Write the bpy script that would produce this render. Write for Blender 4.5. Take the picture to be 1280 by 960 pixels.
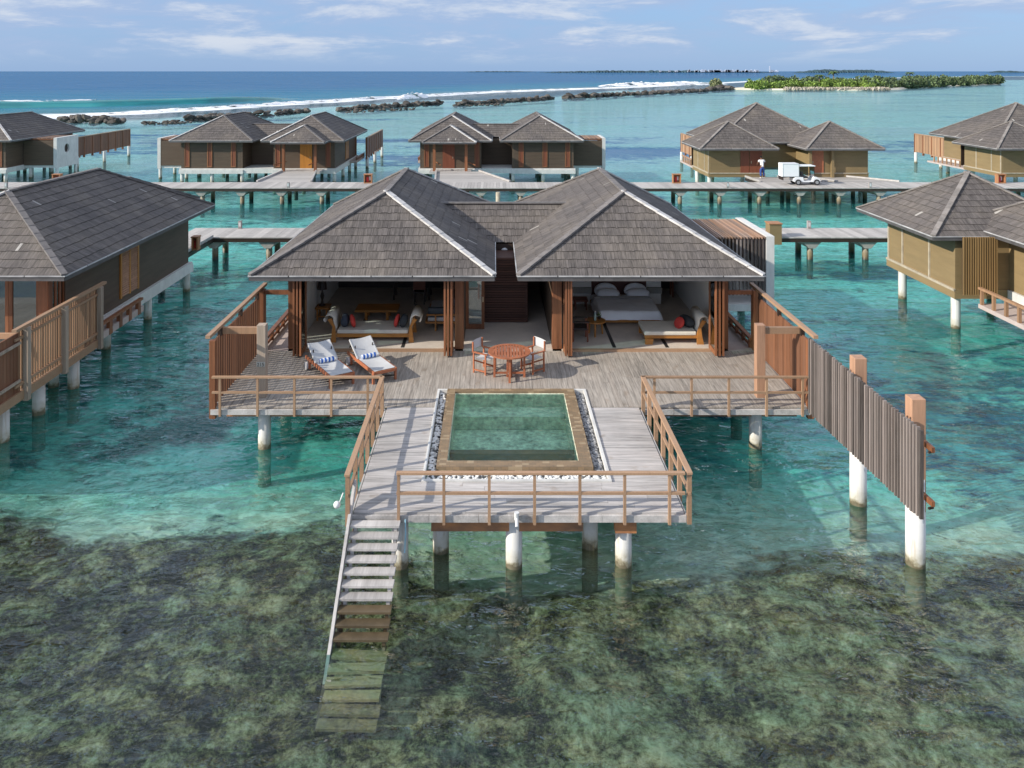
import bpy, bmesh, math, random
from mathutils import Vector, Matrix, noise as mnoise
R = random.Random(7)
rad = math.radians
for o in list(bpy.data.objects):
    bpy.data.objects.remove(o)
SC = bpy.context.scene
COL = SC.collection

# ------------------------------------------------------------------ camera, sky, sun, exposure
CAM_H = 9.85                      # metres above the water
cam = bpy.data.cameras.new('camera')
cam.sensor_width = 36.0
cam.lens = 28.125
cam.shift_x = 22 / 1280
cam.shift_y = -391 / 1280
cam.clip_start = 0.1
cam.clip_end = 60000
camo = bpy.data.objects.new('camera', cam)
COL.objects.link(camo)
camo.location = (0, 0, CAM_H)
camo.rotation_euler = (math.pi / 2, 0, 0)
SC.camera = camo

SUN_EL, SUN_AZ = 26.6, 250.0      # azimuth clockwise from +Y
world = bpy.data.worlds.new('World')
SC.world = world
world.use_nodes = True


class N:
    """small helper round a node tree"""
    def __init__(s, nt):
        s.t = nt
        s.n = nt.nodes
        s.l = nt.links

    def new(s, typ, **kw):
        n = s.n.new(typ)
        for k, v in kw.items():
            setattr(n, k, v)
        return n

    def put(s, sock, v):
        if v is None:
            return
        if hasattr(v, 'links') or isinstance(v, bpy.types.NodeSocket):
            s.l.new(v, sock)
        else:
            if isinstance(v, (tuple, list)):
                if len(v) == 3 and len(sock.default_value) == 4:
                    v = (*v, 1)
            sock.default_value = v

    def m(s, op, a, b=None, c=None, clamp=False):
        n = s.new('ShaderNodeMath', operation=op)
        n.use_clamp = clamp
        s.put(n.inputs[0], a)
        s.put(n.inputs[1], b)
        s.put(n.inputs[2], c)
        return n.outputs[0]

    def vm(s, op, a, b=None):
        n = s.new('ShaderNodeVectorMath', operation=op)
        s.put(n.inputs[0], a)
        s.put(n.inputs[1], b)
        return n.outputs[0]

    def mix(s, f, a, b, blend='MIX'):
        n = s.new('ShaderNodeMix', data_type='RGBA', blend_type=blend)
        s.put(n.inputs[0], f)
        s.put(n.inputs[6], a)
        s.put(n.inputs[7], b)
        return n.outputs[2]

    def noise(s, vec, scale, detail=3, rough=.55, dist=0.0):
        n = s.new('ShaderNodeTexNoise')
        s.put(n.inputs['Vector'], vec)
        n.inputs['Scale'].default_value = scale
        n.inputs['Detail'].default_value = detail
        n.inputs['Roughness'].default_value = rough
        n.inputs['Distortion'].default_value = dist
        return n.outputs[0]

    def ramp(s, f, stops, interp='LINEAR'):
        n = s.new('ShaderNodeValToRGB')
        cr = n.color_ramp
        cr.interpolation = interp
        while len(cr.elements) < len(stops):
            cr.elements.new(0.5)
        for e, (p, c) in zip(cr.elements, stops):
            e.position = p
            e.color = (*c, 1) if len(c) == 3 else c
        s.put(n.inputs[0], f)
        return n.outputs[0]

    def step(s, v, a, b):
        """smoothstep of v from a (0) to b (1)"""
        n = s.new('ShaderNodeMapRange', interpolation_type='SMOOTHSTEP')
        s.put(n.inputs[0], v)
        s.put(n.inputs[1], a)
        s.put(n.inputs[2], b)
        return n.outputs[0]

    def curve(s, v, pts, x0, x1, y0, y1):
        """piecewise curve of v"""
        t = s.new('ShaderNodeMapRange')
        s.put(t.inputs[0], v)
        t.inputs[1].default_value = x0
        t.inputs[2].default_value = x1
        n = s.new('ShaderNodeFloatCurve')
        c = n.mapping.curves[0]
        P = [((x - x0) / (x1 - x0), (y - y0) / (y1 - y0)) for x, y in pts]
        c.points[0].location = P[0]
        c.points[1].location = P[-1]
        for p in P[1:-1]:
            c.points.new(*p)
        for p in c.points:
            p.handle_type = 'VECTOR'
        n.mapping.update()
        s.put(n.inputs['Value'], t.outputs[0])
        return s.m('MULTIPLY_ADD', n.outputs[0], y1 - y0, y0)

    def mapping(s, vec, loc=(0, 0, 0), rot=(0, 0, 0), sc=(1, 1, 1)):
        n = s.new('ShaderNodeMapping')
        s.put(n.inputs[0], vec)
        n.inputs[1].default_value = loc
        n.inputs[2].default_value = rot
        n.inputs[3].default_value = sc
        return n.outputs[0]


w = N(world.node_tree)
bg = world.node_tree.nodes['Background']
sky = w.new('ShaderNodeTexSky', sky_type='NISHITA')
sky.sun_disc = False
sky.sun_elevation = rad(SUN_EL)
sky.sun_rotation = rad(SUN_AZ)
sky.altitude = 0
sky.air_density = 1.0
sky.dust_density = 0.6
sky.ozone_density = 2.5
tc = w.new('ShaderNodeTexCoord')
dirv = tc.outputs['Generated']
sp = w.new('ShaderNodeSeparateXYZ')
w.put(sp.inputs[0], dirv)
# soft cloud banks: bigger and flatter the lower they stand
cv = w.mapping(dirv, sc=(6.0, 6.0, 30.0))
c1 = w.noise(cv, 1.0, 7, .64, .25)
c2 = w.noise(w.mapping(dirv, loc=(3.1, 1.7, 0), sc=(2.2, 2.2, 13.0)), 1.0, 3, .5)
cl = w.m('ADD', w.m('MULTIPLY', c1, .62), w.m('MULTIPLY', c2, .55))
cmask = w.step(cl, .455, .64)
cmask = w.m('MULTIPLY', cmask, w.step(sp.outputs[2], .004, .035))
skyc = w.mix(1.0, sky.outputs[0], (0.86, 1.0, 1.18), 'MULTIPLY')
skyc = w.mix(w.m('MULTIPLY', w.m('SUBTRACT', 1, w.step(sp.outputs[2], .0, .5)), .85), skyc, (1.55, 2.45, 4.1))
cloudc = w.mix(w.step(c1, .46, .66), (2.25, 2.9, 4.2), (4.1, 4.35, 4.8))
cloudc = w.mix(w.step(sp.outputs[2], .10, .45), cloudc, (5.6, 5.9, 6.4))  # unseen high clouds, brightened to add light to the water's reflections
skyc = w.mix(w.m('MULTIPLY', cmask, .8), skyc, cloudc)
w.put(bg.inputs[0], skyc)
bg.inputs[1].default_value = 0.118

sun = bpy.data.lights.new('sun', 'SUN')
sun.energy = 3.7
sun.angle = rad(0.5)
sun.color = (1.0, 0.93, 0.82)
suno = bpy.data.objects.new('sun', sun)
COL.objects.link(suno)
az = rad(SUN_AZ)
tosun = Vector((math.sin(az) * math.cos(rad(SUN_EL)), math.cos(az) * math.cos(rad(SUN_EL)), math.sin(rad(SUN_EL))))
suno.rotation_euler = tosun.to_track_quat('Z', 'Y').to_euler()
suno.location = tosun * 60

vs = SC.view_settings
vs.view_transform = 'Standard'
vs.look = 'None'
vs.exposure = 0.6
vs.gamma = 1
vs.use_curve_mapping = False
SC.render.engine = 'CYCLES'
SC.cycles.max_bounces = 8
SC.cycles.transparent_max_bounces = 16
SC.cycles.use_denoising = True

# ------------------------------------------------------------------ objects
def tag(o, label=None, cat=None, group=None, kind=None):
    if label: o['label'] = label
    if cat: o['category'] = cat
    if group: o['group'] = group
    if kind: o['kind'] = kind
    return o


def thing(name, loc, label, cat, group=None):
    o = bpy.data.objects.new(name, None)
    o.empty_display_size = .3
    COL.objects.link(o)
    o.location = loc
    return tag(o, label, cat, group)


def base(o):
    while o.parent:
        o = o.parent
    return o.location


def copy_tree(o, parent=None):
    c = o.copy()
    COL.objects.link(c)
    if parent:
        c.parent = parent
    for ch in list(o.children):
        copy_tree(ch, c)
    return c


MIRROR = None      # x of a mirror plane while a mirrored twin is being built


class MB:
    def __init__(s):
        s.v, s.f, s.r, s.uv = [], [], [], {}

    def add(s, vs, fs, r=None):
        b = len(s.v)
        s.v.extend([tuple(p) for p in vs])
        if r is None:
            r = R.random()
        for f in fs:
            s.f.append(tuple(b + i for i in f))
            s.r.append(r)

    def box(s, x0, x1, y0, y1, z0, z1, r=None):
        s.add([(x0, y0, z0), (x1, y0, z0), (x1, y1, z0), (x0, y1, z0), (x0, y0, z1), (x1, y0, z1), (x1, y1, z1), (x0, y1, z1)],
              [(0, 3, 2, 1), (4, 5, 6, 7), (0, 1, 5, 4), (1, 2, 6, 5), (2, 3, 7, 6), (3, 0, 4, 7)], r)
        return s

    def obox(s, c, size, M=None, r=None):
        """box of size centred at c, turned by matrix M"""
        hx, hy, hz = [k / 2 for k in size]
        M = M or Matrix.Identity(3)
        c = Vector(c)
        vs = [c + M @ Vector((sx * hx, sy * hy, sz * hz)) for sz in (-1, 1) for sx, sy in ((-1, -1), (1, -1), (1, 1), (-1, 1))]
        s.add(vs, [(0, 3, 2, 1), (4, 5, 6, 7), (0, 1, 5, 4), (1, 2, 6, 5), (2, 3, 7, 6), (3, 0, 4, 7)], r)
        return s

    def beam(s, p0, p1, wd, ht, r=None):
        """bar from p0 to p1, wd wide sideways, ht high"""
        p0, p1 = Vector(p0), Vector(p1)
        d = (p1 - p0)
        L = d.length
        d.normalize()
        up = Vector((0, 0, 1)) if abs(d.z) < .98 else Vector((0, 1, 0))
        sx = d.cross(up).normalized()
        uz = sx.cross(d).normalized()
        M = Matrix((sx, d, uz)).transposed()
        return s.obox((p0 + p1) / 2, (wd, L, ht), M, r)

    def cyl(s, p0, p1, r0, r1=None, n=12, r=None):
        if r1 is None: r1 = r0
        p0, p1 = Vector(p0), Vector(p1)
        d = (p1 - p0).normalized()
        a = d.orthogonal().normalized()
        b = d.cross(a)
        vs = []
        for p, q in ((p0, r0), (p1, r1)):
            for i in range(n):
                t = 2 * math.pi * i / n
                vs.append(p + (a * math.cos(t) + b * math.sin(t)) * q)
        fs = [(i, (i + 1) % n, n + (i + 1) % n, n + i) for i in range(n)]
        fs += [tuple(reversed(range(n))), tuple(range(n, 2 * n))]
        s.add(vs, fs, r)
        return s

    def tube(s, pts, q, n=8, r=None):
        for a, b in zip(pts[:-1], pts[1:]):
            s.cyl(a, b, q, q, n, r if r is not None else .5)
        return s

    def lathe(s, c, prof, n=16, r=None):
        c = Vector(c)
        vs, fs = [], []
        for q, z in prof:
            for i in range(n):
                t = 2 * math.pi * i / n
                vs.append(c + Vector((q * math.cos(t), q * math.sin(t), z)))
        for k in range(len(prof) - 1):
            for i in range(n):
                j = (i + 1) % n
                fs.append((k * n + i, k * n + j, (k + 1) * n + j, (k + 1) * n + i))
        fs.append(tuple(reversed(range(n))))
        fs.append(tuple(range((len(prof) - 1) * n, len(prof) * n)))
        s.add(vs, fs, r)
        return s

    def prism(s, poly, off, r=None):
        """closed outline poly (3-D points) pushed along off"""
        n = len(poly)
        off = Vector(off)
        vs = [Vector(p) for p in poly] + [Vector(p) + off for p in poly]
        fs = [tuple(range(n)), tuple(reversed(range(n, 2 * n)))] + [(i, n + i, n + (i + 1) % n, (i + 1) % n) for i in range(n)]
        s.add(vs, fs, r)
        return s

    def ball(s, c, q, nu=14, nv=9, M=None, pw=1.0, r=None):
        """ellipsoid; pw<1 squares it off like a cushion"""
        c = Vector(c)
        M = M or Matrix.Identity(3)
        f = lambda t: math.copysign(abs(t) ** pw, t)
        vs, fs = [], []
        for k in range(nv + 1):
            la = math.pi * (k / nv - .5)
            for i in range(nu):
                lo = 2 * math.pi * i / nu
                vs.append(c + M @ Vector((q[0] * math.cos(la) * f(math.cos(lo)), q[1] * math.cos(la) * f(math.sin(lo)), q[2] * math.sin(la))))
        for k in range(nv):
            for i in range(nu):
                j = (i + 1) % nu
                fs.append((k * nu + i, k * nu + j, (k + 1) * nu + j, (k + 1) * nu + i))
        s.add(vs, fs, r)
        return s

    def grid(s, fn, nu, nv, r=None):
        vs = [fn(i / nu, j / nv) for j in range(nv + 1) for i in range(nu + 1)]
        W = nu + 1
        s.add(vs, [(j * W + i, j * W + i + 1, (j + 1) * W + i + 1, (j + 1) * W + i) for j in range(nv) for i in range(nu)], r)
        return s

    def build(s, name, mat, parent=None, smooth=False, bevel=0.0, origin=None, recalc=True, segs=2):
        vs = s.v
        if MIRROR is not None:
            vs = [(2 * MIRROR - x, y, z) for x, y, z in vs]
            recalc = True
        if parent is not None:
            ob = base(parent)
        elif origin is not None:
            ob = Vector(origin)
        else:
            xs, ys, zs = zip(*vs)
            ob = Vector(((min(xs) + max(xs)) / 2, (min(ys) + max(ys)) / 2, min(zs)))
        me = bpy.data.meshes.new(name)
        me.from_pydata([(x - ob[0], y - ob[1], z - ob[2]) for x, y, z in vs], [], s.f)
        a = me.attributes.new('rnd', 'FLOAT', 'FACE')
        a.data.foreach_set('value', s.r)
        if s.uv:
            uvl = me.uv_layers.new(name='UVMap')
            for p in me.polygons:
                u = s.uv.get(p.index)
                if u:
                    for li, k in zip(p.loop_indices, u):
                        uvl.data[li].uv = k
        if recalc:
            bm = bmesh.new()
            bm.from_mesh(me)
            bmesh.ops.recalc_face_normals(bm, faces=bm.faces)
            bm.to_mesh(me)
            bm.free()
        if smooth:
            me.polygons.foreach_set('use_smooth', [True] * len(me.polygons))
        me.materials.append(mat)
        o = bpy.data.objects.new(name, me)
        COL.objects.link(o)
        if parent is not None:
            o.parent = parent
        else:
            o.location = ob
        if bevel:
            b = o.modifiers.new('bevel', 'BEVEL')
            b.width = bevel
            b.segments = segs
            b.limit_method = 'ANGLE'
        return o


# ------------------------------------------------------------------ materials
MATS = {}


def newmat(name):
    m = bpy.data.materials.new(name)
    m.use_nodes = True
    MATS[name] = m
    return m, N(m.node_tree), m.node_tree.nodes['Principled BSDF']


def surf(name, col, rough=.6, vary=.25, ns=3.0, na=.25, stretch=(1, 1, 1), bump=0.0, bs=None, metal=0.0, spec=.4, hue=None, fine=0.0, fs=40, fstretch=None):
    """general surface: base colour varied per piece (rnd) and by noise"""
    m, g, p = newmat(name)
    tcn = g.new('ShaderNodeTexCoord').outputs['Object']
    at = g.new('ShaderNodeAttribute', attribute_name='rnd').outputs['Fac']
    off = g.vm('ADD', tcn, None)
    cmb = g.new('ShaderNodeCombineXYZ')
    for i in range(3):
        g.put(cmb.inputs[i], g.m('MULTIPLY', at, 31.7 * (i + 1)))
    vec = g.vm('ADD', tcn, cmb.outputs[0])
    nz = g.noise(g.mapping(vec, sc=stretch), ns, 4, .6)
    k = g.m('ADD', g.m('MULTIPLY_ADD', at, 2 * vary, 1 - vary), g.m('MULTIPLY_ADD', nz, 4 * na, -2 * na))
    if fine:
        n2 = g.noise(g.mapping(vec, sc=fstretch or stretch), fs, 2, .6)
        k = g.m('ADD', k, g.m('MULTIPLY_ADD', n2, 4 * fine, -2 * fine))
    k = g.m('MAXIMUM', k, .15)
    sc = g.new('ShaderNodeVectorMath', operation='SCALE')
    c = col
    if hue:
        c = g.mix(g.m('MULTIPLY_ADD', nz, 3, -1, clamp=True), col, hue)
    g.put(sc.inputs[0], c if not isinstance(c, tuple) else c)
    g.put(sc.inputs['Scale'], k)
    g.put(p.inputs['Base Color'], sc.outputs[0])
    p.inputs['Roughness'].default_value = rough
    p.inputs['Metallic'].default_value = metal
    p.inputs['Specular IOR Level'].default_value = spec
    if bump:
        b = g.new('ShaderNodeBump')
        b.inputs['Strength'].default_value = bump
        b.inputs['Distance'].default_value = .02
        g.put(b.inputs['Height'], g.noise(g.mapping(vec, sc=stretch), bs or ns * 3, 3, .6))
        g.put(p.inputs['Normal'], b.outputs[0])
    return m


V = (1, 1, .06)      # grain running up
surf('teak', (.20, .078, .034), .5, .22, 9, .25, V, hue=(.25, .10, .045), fine=.12, fs=60)
surf('teak_rail', (.38, .235, .14), .55, .15, 3, .2, (1, 1, 1), hue=(.32, .20, .125), fine=.12, fs=30)
surf('panel_wood', (.22, .09, .042), .6, .2, 9, .35, V, hue=(.15, .075, .045), fine=.15, fs=70)
surf('slat_wood', (.175, .145, .13), .7, .55, 6, .3, V, fine=.15, fs=50)
surf('slat_fresh', (.36, .21, .12), .6, .3, 6, .25, V)
surf('slat_top', (.27, .21, .18), .7, .4, 3, .4, (1, .1, 1), hue=(.30, .17, .10))
surf('hip_olive', (.21, .19, .175), .8, .15, 6, .25)
surf('post_wood', (.42, .24, .15), .6, .12, 8, .25, V, fine=.1, fs=60)
surf('grey_post', (.33, .26, .2), .7, .12, 8, .3, V, fine=.15, fs=60)
surf('dark_slats', (.085, .036, .024), .6, .2, 3, .25, (.1, 1, 1))
surf('amber_wood', (.40, .17, .04), .4, .15, 6, .25, (.15, 1, 1), fine=.1)
surf('redwood', (.36, .125, .06), .45, .15, 8, .2, (1, 1, 1), fine=.1)
surf('door_amber', (.46, .19, .03), .5, .1, 8, .2, V)
surf('door_red', (.19, .06, .03), .5, .1, 8, .2, V)
surf('dark_wood', (.035, .022, .016), .5, .2, 6, .2)
surf('soffit', (.46, .40, .34), .7, .1, 3, .2)
surf('siding', (.10, .068, .045), .65, .12, 2, .2, (.3, .3, 3), fine=.06, fs=30)
surf('siding_olive', (.235, .168, .082), .65, .06, 2, .12, (.3, .3, 2), fine=.04, fs=20)
surf('batten_pale', (.42, .36, .27), .6, .1)
surf('bronze_slat', (.24, .15, .06), .6, .15, 6, .15, V)
surf('white_concrete', (.60, .59, .56), .75, .04, 2.5, .14, (1, 1, .5), fine=.05, fs=15)
surf('plaster', (.84, .82, .77), .8, .02, 2, .04)
surf('beige_floor', (.57, .50, .43), .6, .05, 1.6, .14, fine=.04, fs=12)
surf('pink_walk', (.42, .35, .32), .7, .12, 2, .15, fine=.05)
surf('black_stone', (.03, .03, .03), .4, .1)
surf('fascia_dark', (.09, .085, .085), .6, .1, 3, .3, fine=.1)
surf('drip_white', (.62, .61, .6), .5, .1, .9, .2, hue=(.2, .2, .2))
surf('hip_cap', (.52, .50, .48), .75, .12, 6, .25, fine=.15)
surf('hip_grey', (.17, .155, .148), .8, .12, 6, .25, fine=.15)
surf('grey_board', (.43, .405, .385), .75, .16, 5, .28, (1, .08, 1), fine=.14, fs=30)
surf('jetty_board', (.40, .375, .35), .75, .18, 3, .2, (.3, 3, 1), fine=.1, fs=20)
surf('wet_wood', (.10, .075, .045), .35, .2, 5, .3)
surf('sunk_wood', (.44, .34, .21), .6, .25, 5, .6, hue=(.22, .17, .08), fine=.25, fs=16)
surf('rust_beam', (.22, .12, .075), .7, .2, 2.5, .5, (.4, 1, 1), hue=(.35, .15, .06))
surf('concrete_grey', (.33, .32, .29), .85, .1, 2, .25)
surf('rust_pile', (.22, .14, .06), .8, .1, 3, .3)
surf('canvas', (.52, .52, .52), .85, .03, 4, .08)
surf('canvas_grey', (.56, .56, .56), .85, .03, 4, .08)
surf('bed_linen', (.90, .92, .95), .8, .01, 3, .03, bump=.25, bs=2.5)
surf('cushion_cream', (.62, .58, .50), .85, .02, 5, .06)
surf('cushion_navy', (.045, .055, .075), .85, .05, 8, .15)
surf('cushion_charcoal', (.035, .04, .045), .85, .05, 8, .15)
surf('cushion_red', (.52, .05, .04), .8, .03, 8, .1)
surf('cushion_sage', (.30, .28, .22), .85, .03, 8, .1)
surf('sofa_slate', (.07, .085, .10), .85, .03, 6, .1)
surf('headboard', (.10, .045, .04), .7, .05, 4, .15)
surf('dark_chair', (.03, .02, .018), .5, .1)
surf('dark_wall', (.06, .05, .045), .7, .05, 2, .15)
surf('brass', (.5, .42, .3), .35, .05, metal=.8)
surf('white_paint', (.78, .79, .80), .35, .02, 2, .03)
surf('tyre', (.03, .03, .032), .8, .1)
surf('rim_metal', (.5, .5, .5), .4, .1, metal=.6)
surf('shirt', (.78, .78, .8), .85, .02)
surf('trousers', (.03, .08, .28), .85, .05)
surf('skin', (.16, .075, .045), .6, .02)
surf('hair', (.01, .008, .007), .6, .02)
surf('shoe', (.7, .7, .68), .6, .02)
surf('cart_seat', (.05, .05, .055), .6, .05)
surf('box_orange', (.36, .17, .08), .6, .1, 6, .2, V)
surf('bollard_grey', (.30, .27, .26), .7, .1, 6, .2)
surf('sign_red', (.5, .03, .03), .5, .02)
surf('pipe_white', (.75, .75, .74), .4, .02)
surf('rope_blue', (.35, .6, .72), .7, .02)
surf('bottle_glass', (.3, .42, .38), .15, .02)
surf('leaf', (.09, .15, .035), .6, .3)
surf('rock', (.115, .095, .075), .9, .5, .9, .5, bump=.6, bs=2, hue=(.06, .06, .058))
surf('rock_pale', (.34, .30, .24), .9, .4, .8, .3)
surf('bush_leaf', (.15, .25, .045), .65, .55, .06, .35, hue=(.15, .21, .035))
surf('bush_dark', (.085, .125, .05), .65, .5, .06, .3)
surf('bush_pale', (.20, .22, .10), .7, .4)
surf('palm_leaf', (.07, .11, .03), .6, .4)
surf('trunk', (.20, .15, .1), .8, .1)
surf('far_green', (.028, .06, .075), .9, .3, .01, .3)
surf('far_white', (.40, .44, .52), .8, .3)
surf('text_dark', (.03, .03, .03), .6, 0)
surf('plate_pale', (.5, .48, .42), .6, .02)


def mat_pile():
    """white pile, stained and dark where the water wets it"""
    m, g, p = newmat('pile_white')
    geo = g.new('ShaderNodeNewGeometry').outputs['Position']
    s_ = g.new('ShaderNodeSeparateXYZ')
    g.put(s_.inputs[0], geo)
    nz = g.noise(geo, 5, 4, .6)
    h = g.m('ADD', s_.outputs[2], g.m('MULTIPLY_ADD', nz, .50, -.25))
    c = g.ramp(g.m('MULTIPLY_ADD', h, .8, .3, clamp=True),
               [(.0, (.22, .23, .17)), (.24, (.14, .13, .08)), (.34, (.11, .09, .05)), (.39, (.26, .235, .16)), (.45, (.46, .44, .37)), (.64, (.62, .61, .575)), (1, (.66, .655, .63))])
    c = g.mix(g.m('MULTIPLY', g.step(g.noise(g.mapping(geo, sc=(7, 7, .8)), 1, 3, .6),   .52, .70), .5), c, (.33, .24, .14))
    g.put(p.inputs['Base Color'], c)
    p.inputs['Roughness'].default_value = .7


mat_pile()


def mat_deck(name, col, dark, along, patch):
    """weathered deck boards: each board its own tone, grain along the board, worn patches"""
    m, g, p = newmat(name)
    geo = g.new('ShaderNodeNewGeometry').outputs['Position']
    at = g.new('ShaderNodeAttribute', attribute_name='rnd').outputs['Fac']
    st = (1, .045, 1) if along == 'y' else (.045, 1, 1)
    cmb = g.new('ShaderNodeCombineXYZ')
    g.put(cmb.inputs[0], g.m('MULTIPLY', at, 57))
    g.put(cmb.inputs[1], g.m('MULTIPLY', at, 91))
    vec = g.mapping(g.vm('ADD', geo, cmb.outputs[0]), sc=st)
    gr = g.noise(vec, 26, 4, .65)
    pt = g.noise(geo, patch, 4, .6)
    k = g.m('ADD', g.m('MULTIPLY_ADD', at, .36, .66), g.m('MULTIPLY_ADD', gr, 1.7, -.85))
    k = g.m('ADD', k, g.m('MULTIPLY_ADD', pt, .7, -.33))
    c = g.mix(g.m('MULTIPLY_ADD', at, 1.2, -.2, clamp=True), col, dark)
    st2 = g.step(g.noise(g.vm('ADD', geo, cmb.outputs[0]), 1.7, 3, .6), .6, .72)
    c = g.mix(g.m('MULTIPLY', st2, .35), c, (.24, .17, .11))
    s_ = g.new('ShaderNodeVectorMath', operation='SCALE')
    g.put(s_.inputs[0], c)
    g.put(s_.inputs['Scale'], g.m('MAXIMUM', k, .2))
    g.put(p.inputs['Base Color'], s_.outputs[0])
    p.inputs['Roughness'].default_value = .72
    b = g.new('ShaderNodeBump')
    b.inputs['Strength'].default_value = .35
    b.inputs['Distance'].default_value = .006
    g.put(b.inputs['Height'], gr)
    g.put(p.inputs['Normal'], b.outputs[0])


mat_deck('deck_upper', (.45, .40, .345), (.31, .27, .23), 'y', .5)
mat_deck('deck_lower', (.52, .49, .465), (.42, .39, .37), 'x', .6)


def mat_shingle():
    m, g, p = newmat('shingle')
    uv = g.new('ShaderNodeUVMap').outputs[0]
    at = g.new('ShaderNodeAttribute', attribute_name='rnd').outputs['Fac']
    geo = g.new('ShaderNodeTexCoord').outputs['Object']
    cmb = g.new('ShaderNodeCombineXYZ')
    g.put(cmb.inputs[2], g.m('MULTIPLY', at, 40))
    v = g.mapping(g.vm('ADD', uv, cmb.outputs[0]), sc=(1, .07, 1))
    st = g.noise(v, 28, 3, .7)
    pt = g.noise(geo, .55, 4, .6)
    k = g.m('ADD', g.m('MULTIPLY_ADD', at, .26, .68), g.m('MULTIPLY_ADD', st, 1.7, -.85))
    k = g.m('ADD', k, g.m('MULTIPLY_ADD', pt, .6, -.3))
    c = g.mix(g.step(pt, .4, .7), (.150, .132, .123), (.172, .148, .128))
    pale = g.m('GREATER_THAN', at, .997)
    c = g.mix(pale, c, (.40, .375, .34))
    s_ = g.new('ShaderNodeVectorMath', operation='SCALE')
    g.put(s_.inputs[0], c)
    g.put(s_.inputs['Scale'], g.m('MAXIMUM', k, .18))
    g.put(p.inputs['Base Color'], s_.outputs[0])
    p.inputs['Roughness'].default_value = .8
    p.inputs['Specular IOR Level'].default_value = .3
    b = g.new('ShaderNodeBump')
    b.inputs['Strength'].default_value = .5
    b.inputs['Distance'].default_value = .012
    g.put(b.inputs['Height'], st)
    g.put(p.inputs['Normal'], b.outputs[0])


mat_shingle()


def mat_glass():
    m, g, p = newmat('glass')
    out = m.node_tree.nodes['Material Output']
    m.node_tree.nodes.remove(p)
    tr = g.new('ShaderNodeBsdfTransparent')
    tr.inputs[0].default_value = (.80, .88, .88, 1)
    gl = g.new('ShaderNodeBsdfGlossy')
    gl.inputs['Roughness'].default_value = .01
    fr = g.new('ShaderNodeFresnel')
    fr.inputs[0].default_value = 1.5
    mx = g.new('ShaderNodeMixShader')
    g.put(mx.inputs[0], g.m('MULTIPLY_ADD', fr.outputs[0], 1.3, .10, clamp=True))
    g.l.new(tr.outputs[0], mx.inputs[1])
    g.l.new(gl.outputs[0], mx.inputs[2])
    g.l.new(mx.outputs[0], out.inputs[0])


mat_glass()


def mat_towel():
    m, g, p = newmat('striped_towel')
    uv = g.new('ShaderNodeUVMap').outputs[0]
    s_ = g.new('ShaderNodeSeparateXYZ')
    g.put(s_.inputs[0], uv)
    f = g.m('FRACT', g.m('MULTIPLY_ADD', s_.outputs[0], 4.0, .2))
    c = g.mix(g.m('GREATER_THAN', f, .5), (.80, .82, .84), (.03, .13, .48))
    g.put(p.inputs['Base Color'], c)
    p.inputs['Roughness'].default_value = .9


mat_towel()


def mat_tile():
    """small mottled stone tiles of the pool rim and basin"""
    m, g, p = newmat('pool_tile')
    geo = g.new('ShaderNodeNewGeometry').outputs['Position']
    s_ = g.new('ShaderNodeSeparateXYZ')
    g.put(s_.inputs[0], geo)
    cmb = g.new('ShaderNodeCombineXYZ')
    g.put(cmb.inputs[0], s_.outputs[0])
    g.put(cmb.inputs[1], g.m('ADD', s_.outputs[1], s_.outputs[2]))
    br = g.new('ShaderNodeTexBrick')
    br.offset = .5
    g.put(br.inputs['Vector'], cmb.outputs[0])
    br.inputs['Color1'].default_value = (.30, .20, .11, 1)
    br.inputs['Color2'].default_value = (.19, .14, .085, 1)
    br.inputs['Mortar'].default_value = (.16, .12, .08, 1)
    br.inputs['Scale'].default_value = 1
    br.inputs['Mortar Size'].default_value = .006
    br.inputs['Bias'].default_value = -.1
    br.inputs['Brick Width'].default_value = .15
    br.inputs['Row Height'].default_value = .075
    wn = g.new('ShaderNodeTexWhiteNoise', noise_dimensions='2D')
    sn = g.vm('SNAP', cmb.outputs[0], (.15, .075, 1))
    g.put(wn.inputs['Vector'], sn)
    c = g.mix(g.m('GREATER_THAN', wn.outputs['Value'], .84), br.outputs[0], (.42, .32, .2))
    c = g.mix(.35, c, g.ramp(g.noise(geo, 3, 4), [(.3, (.14, .10, .06)), (.7, (.32, .22, .13))]))
    g.put(p.inputs['Base Color'], c)
    p.inputs['Roughness'].default_value = .45


mat_tile()
surf('basin_tile', (.74, .76, .60), .5, .08, 2.2, .45, fine=.45, fs=8)


def mat_pebble(name, lo, hi):
    m, g, p = newmat(name)
    at = g.new('ShaderNodeAttribute', attribute_name='rnd').outputs['Fac']
    g.put(p.inputs['Base Color'], g.ramp(at, [(0, lo), (.2, lo), (.3, hi), (1, hi)]))
    p.inputs['Roughness'].default_value = .6


mat_pebble('pebble', (.07, .07, .07), (.72, .71, .68))
mat_pebble('pebble_dark', (.10, .10, .105), (.34, .335, .33))


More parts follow.
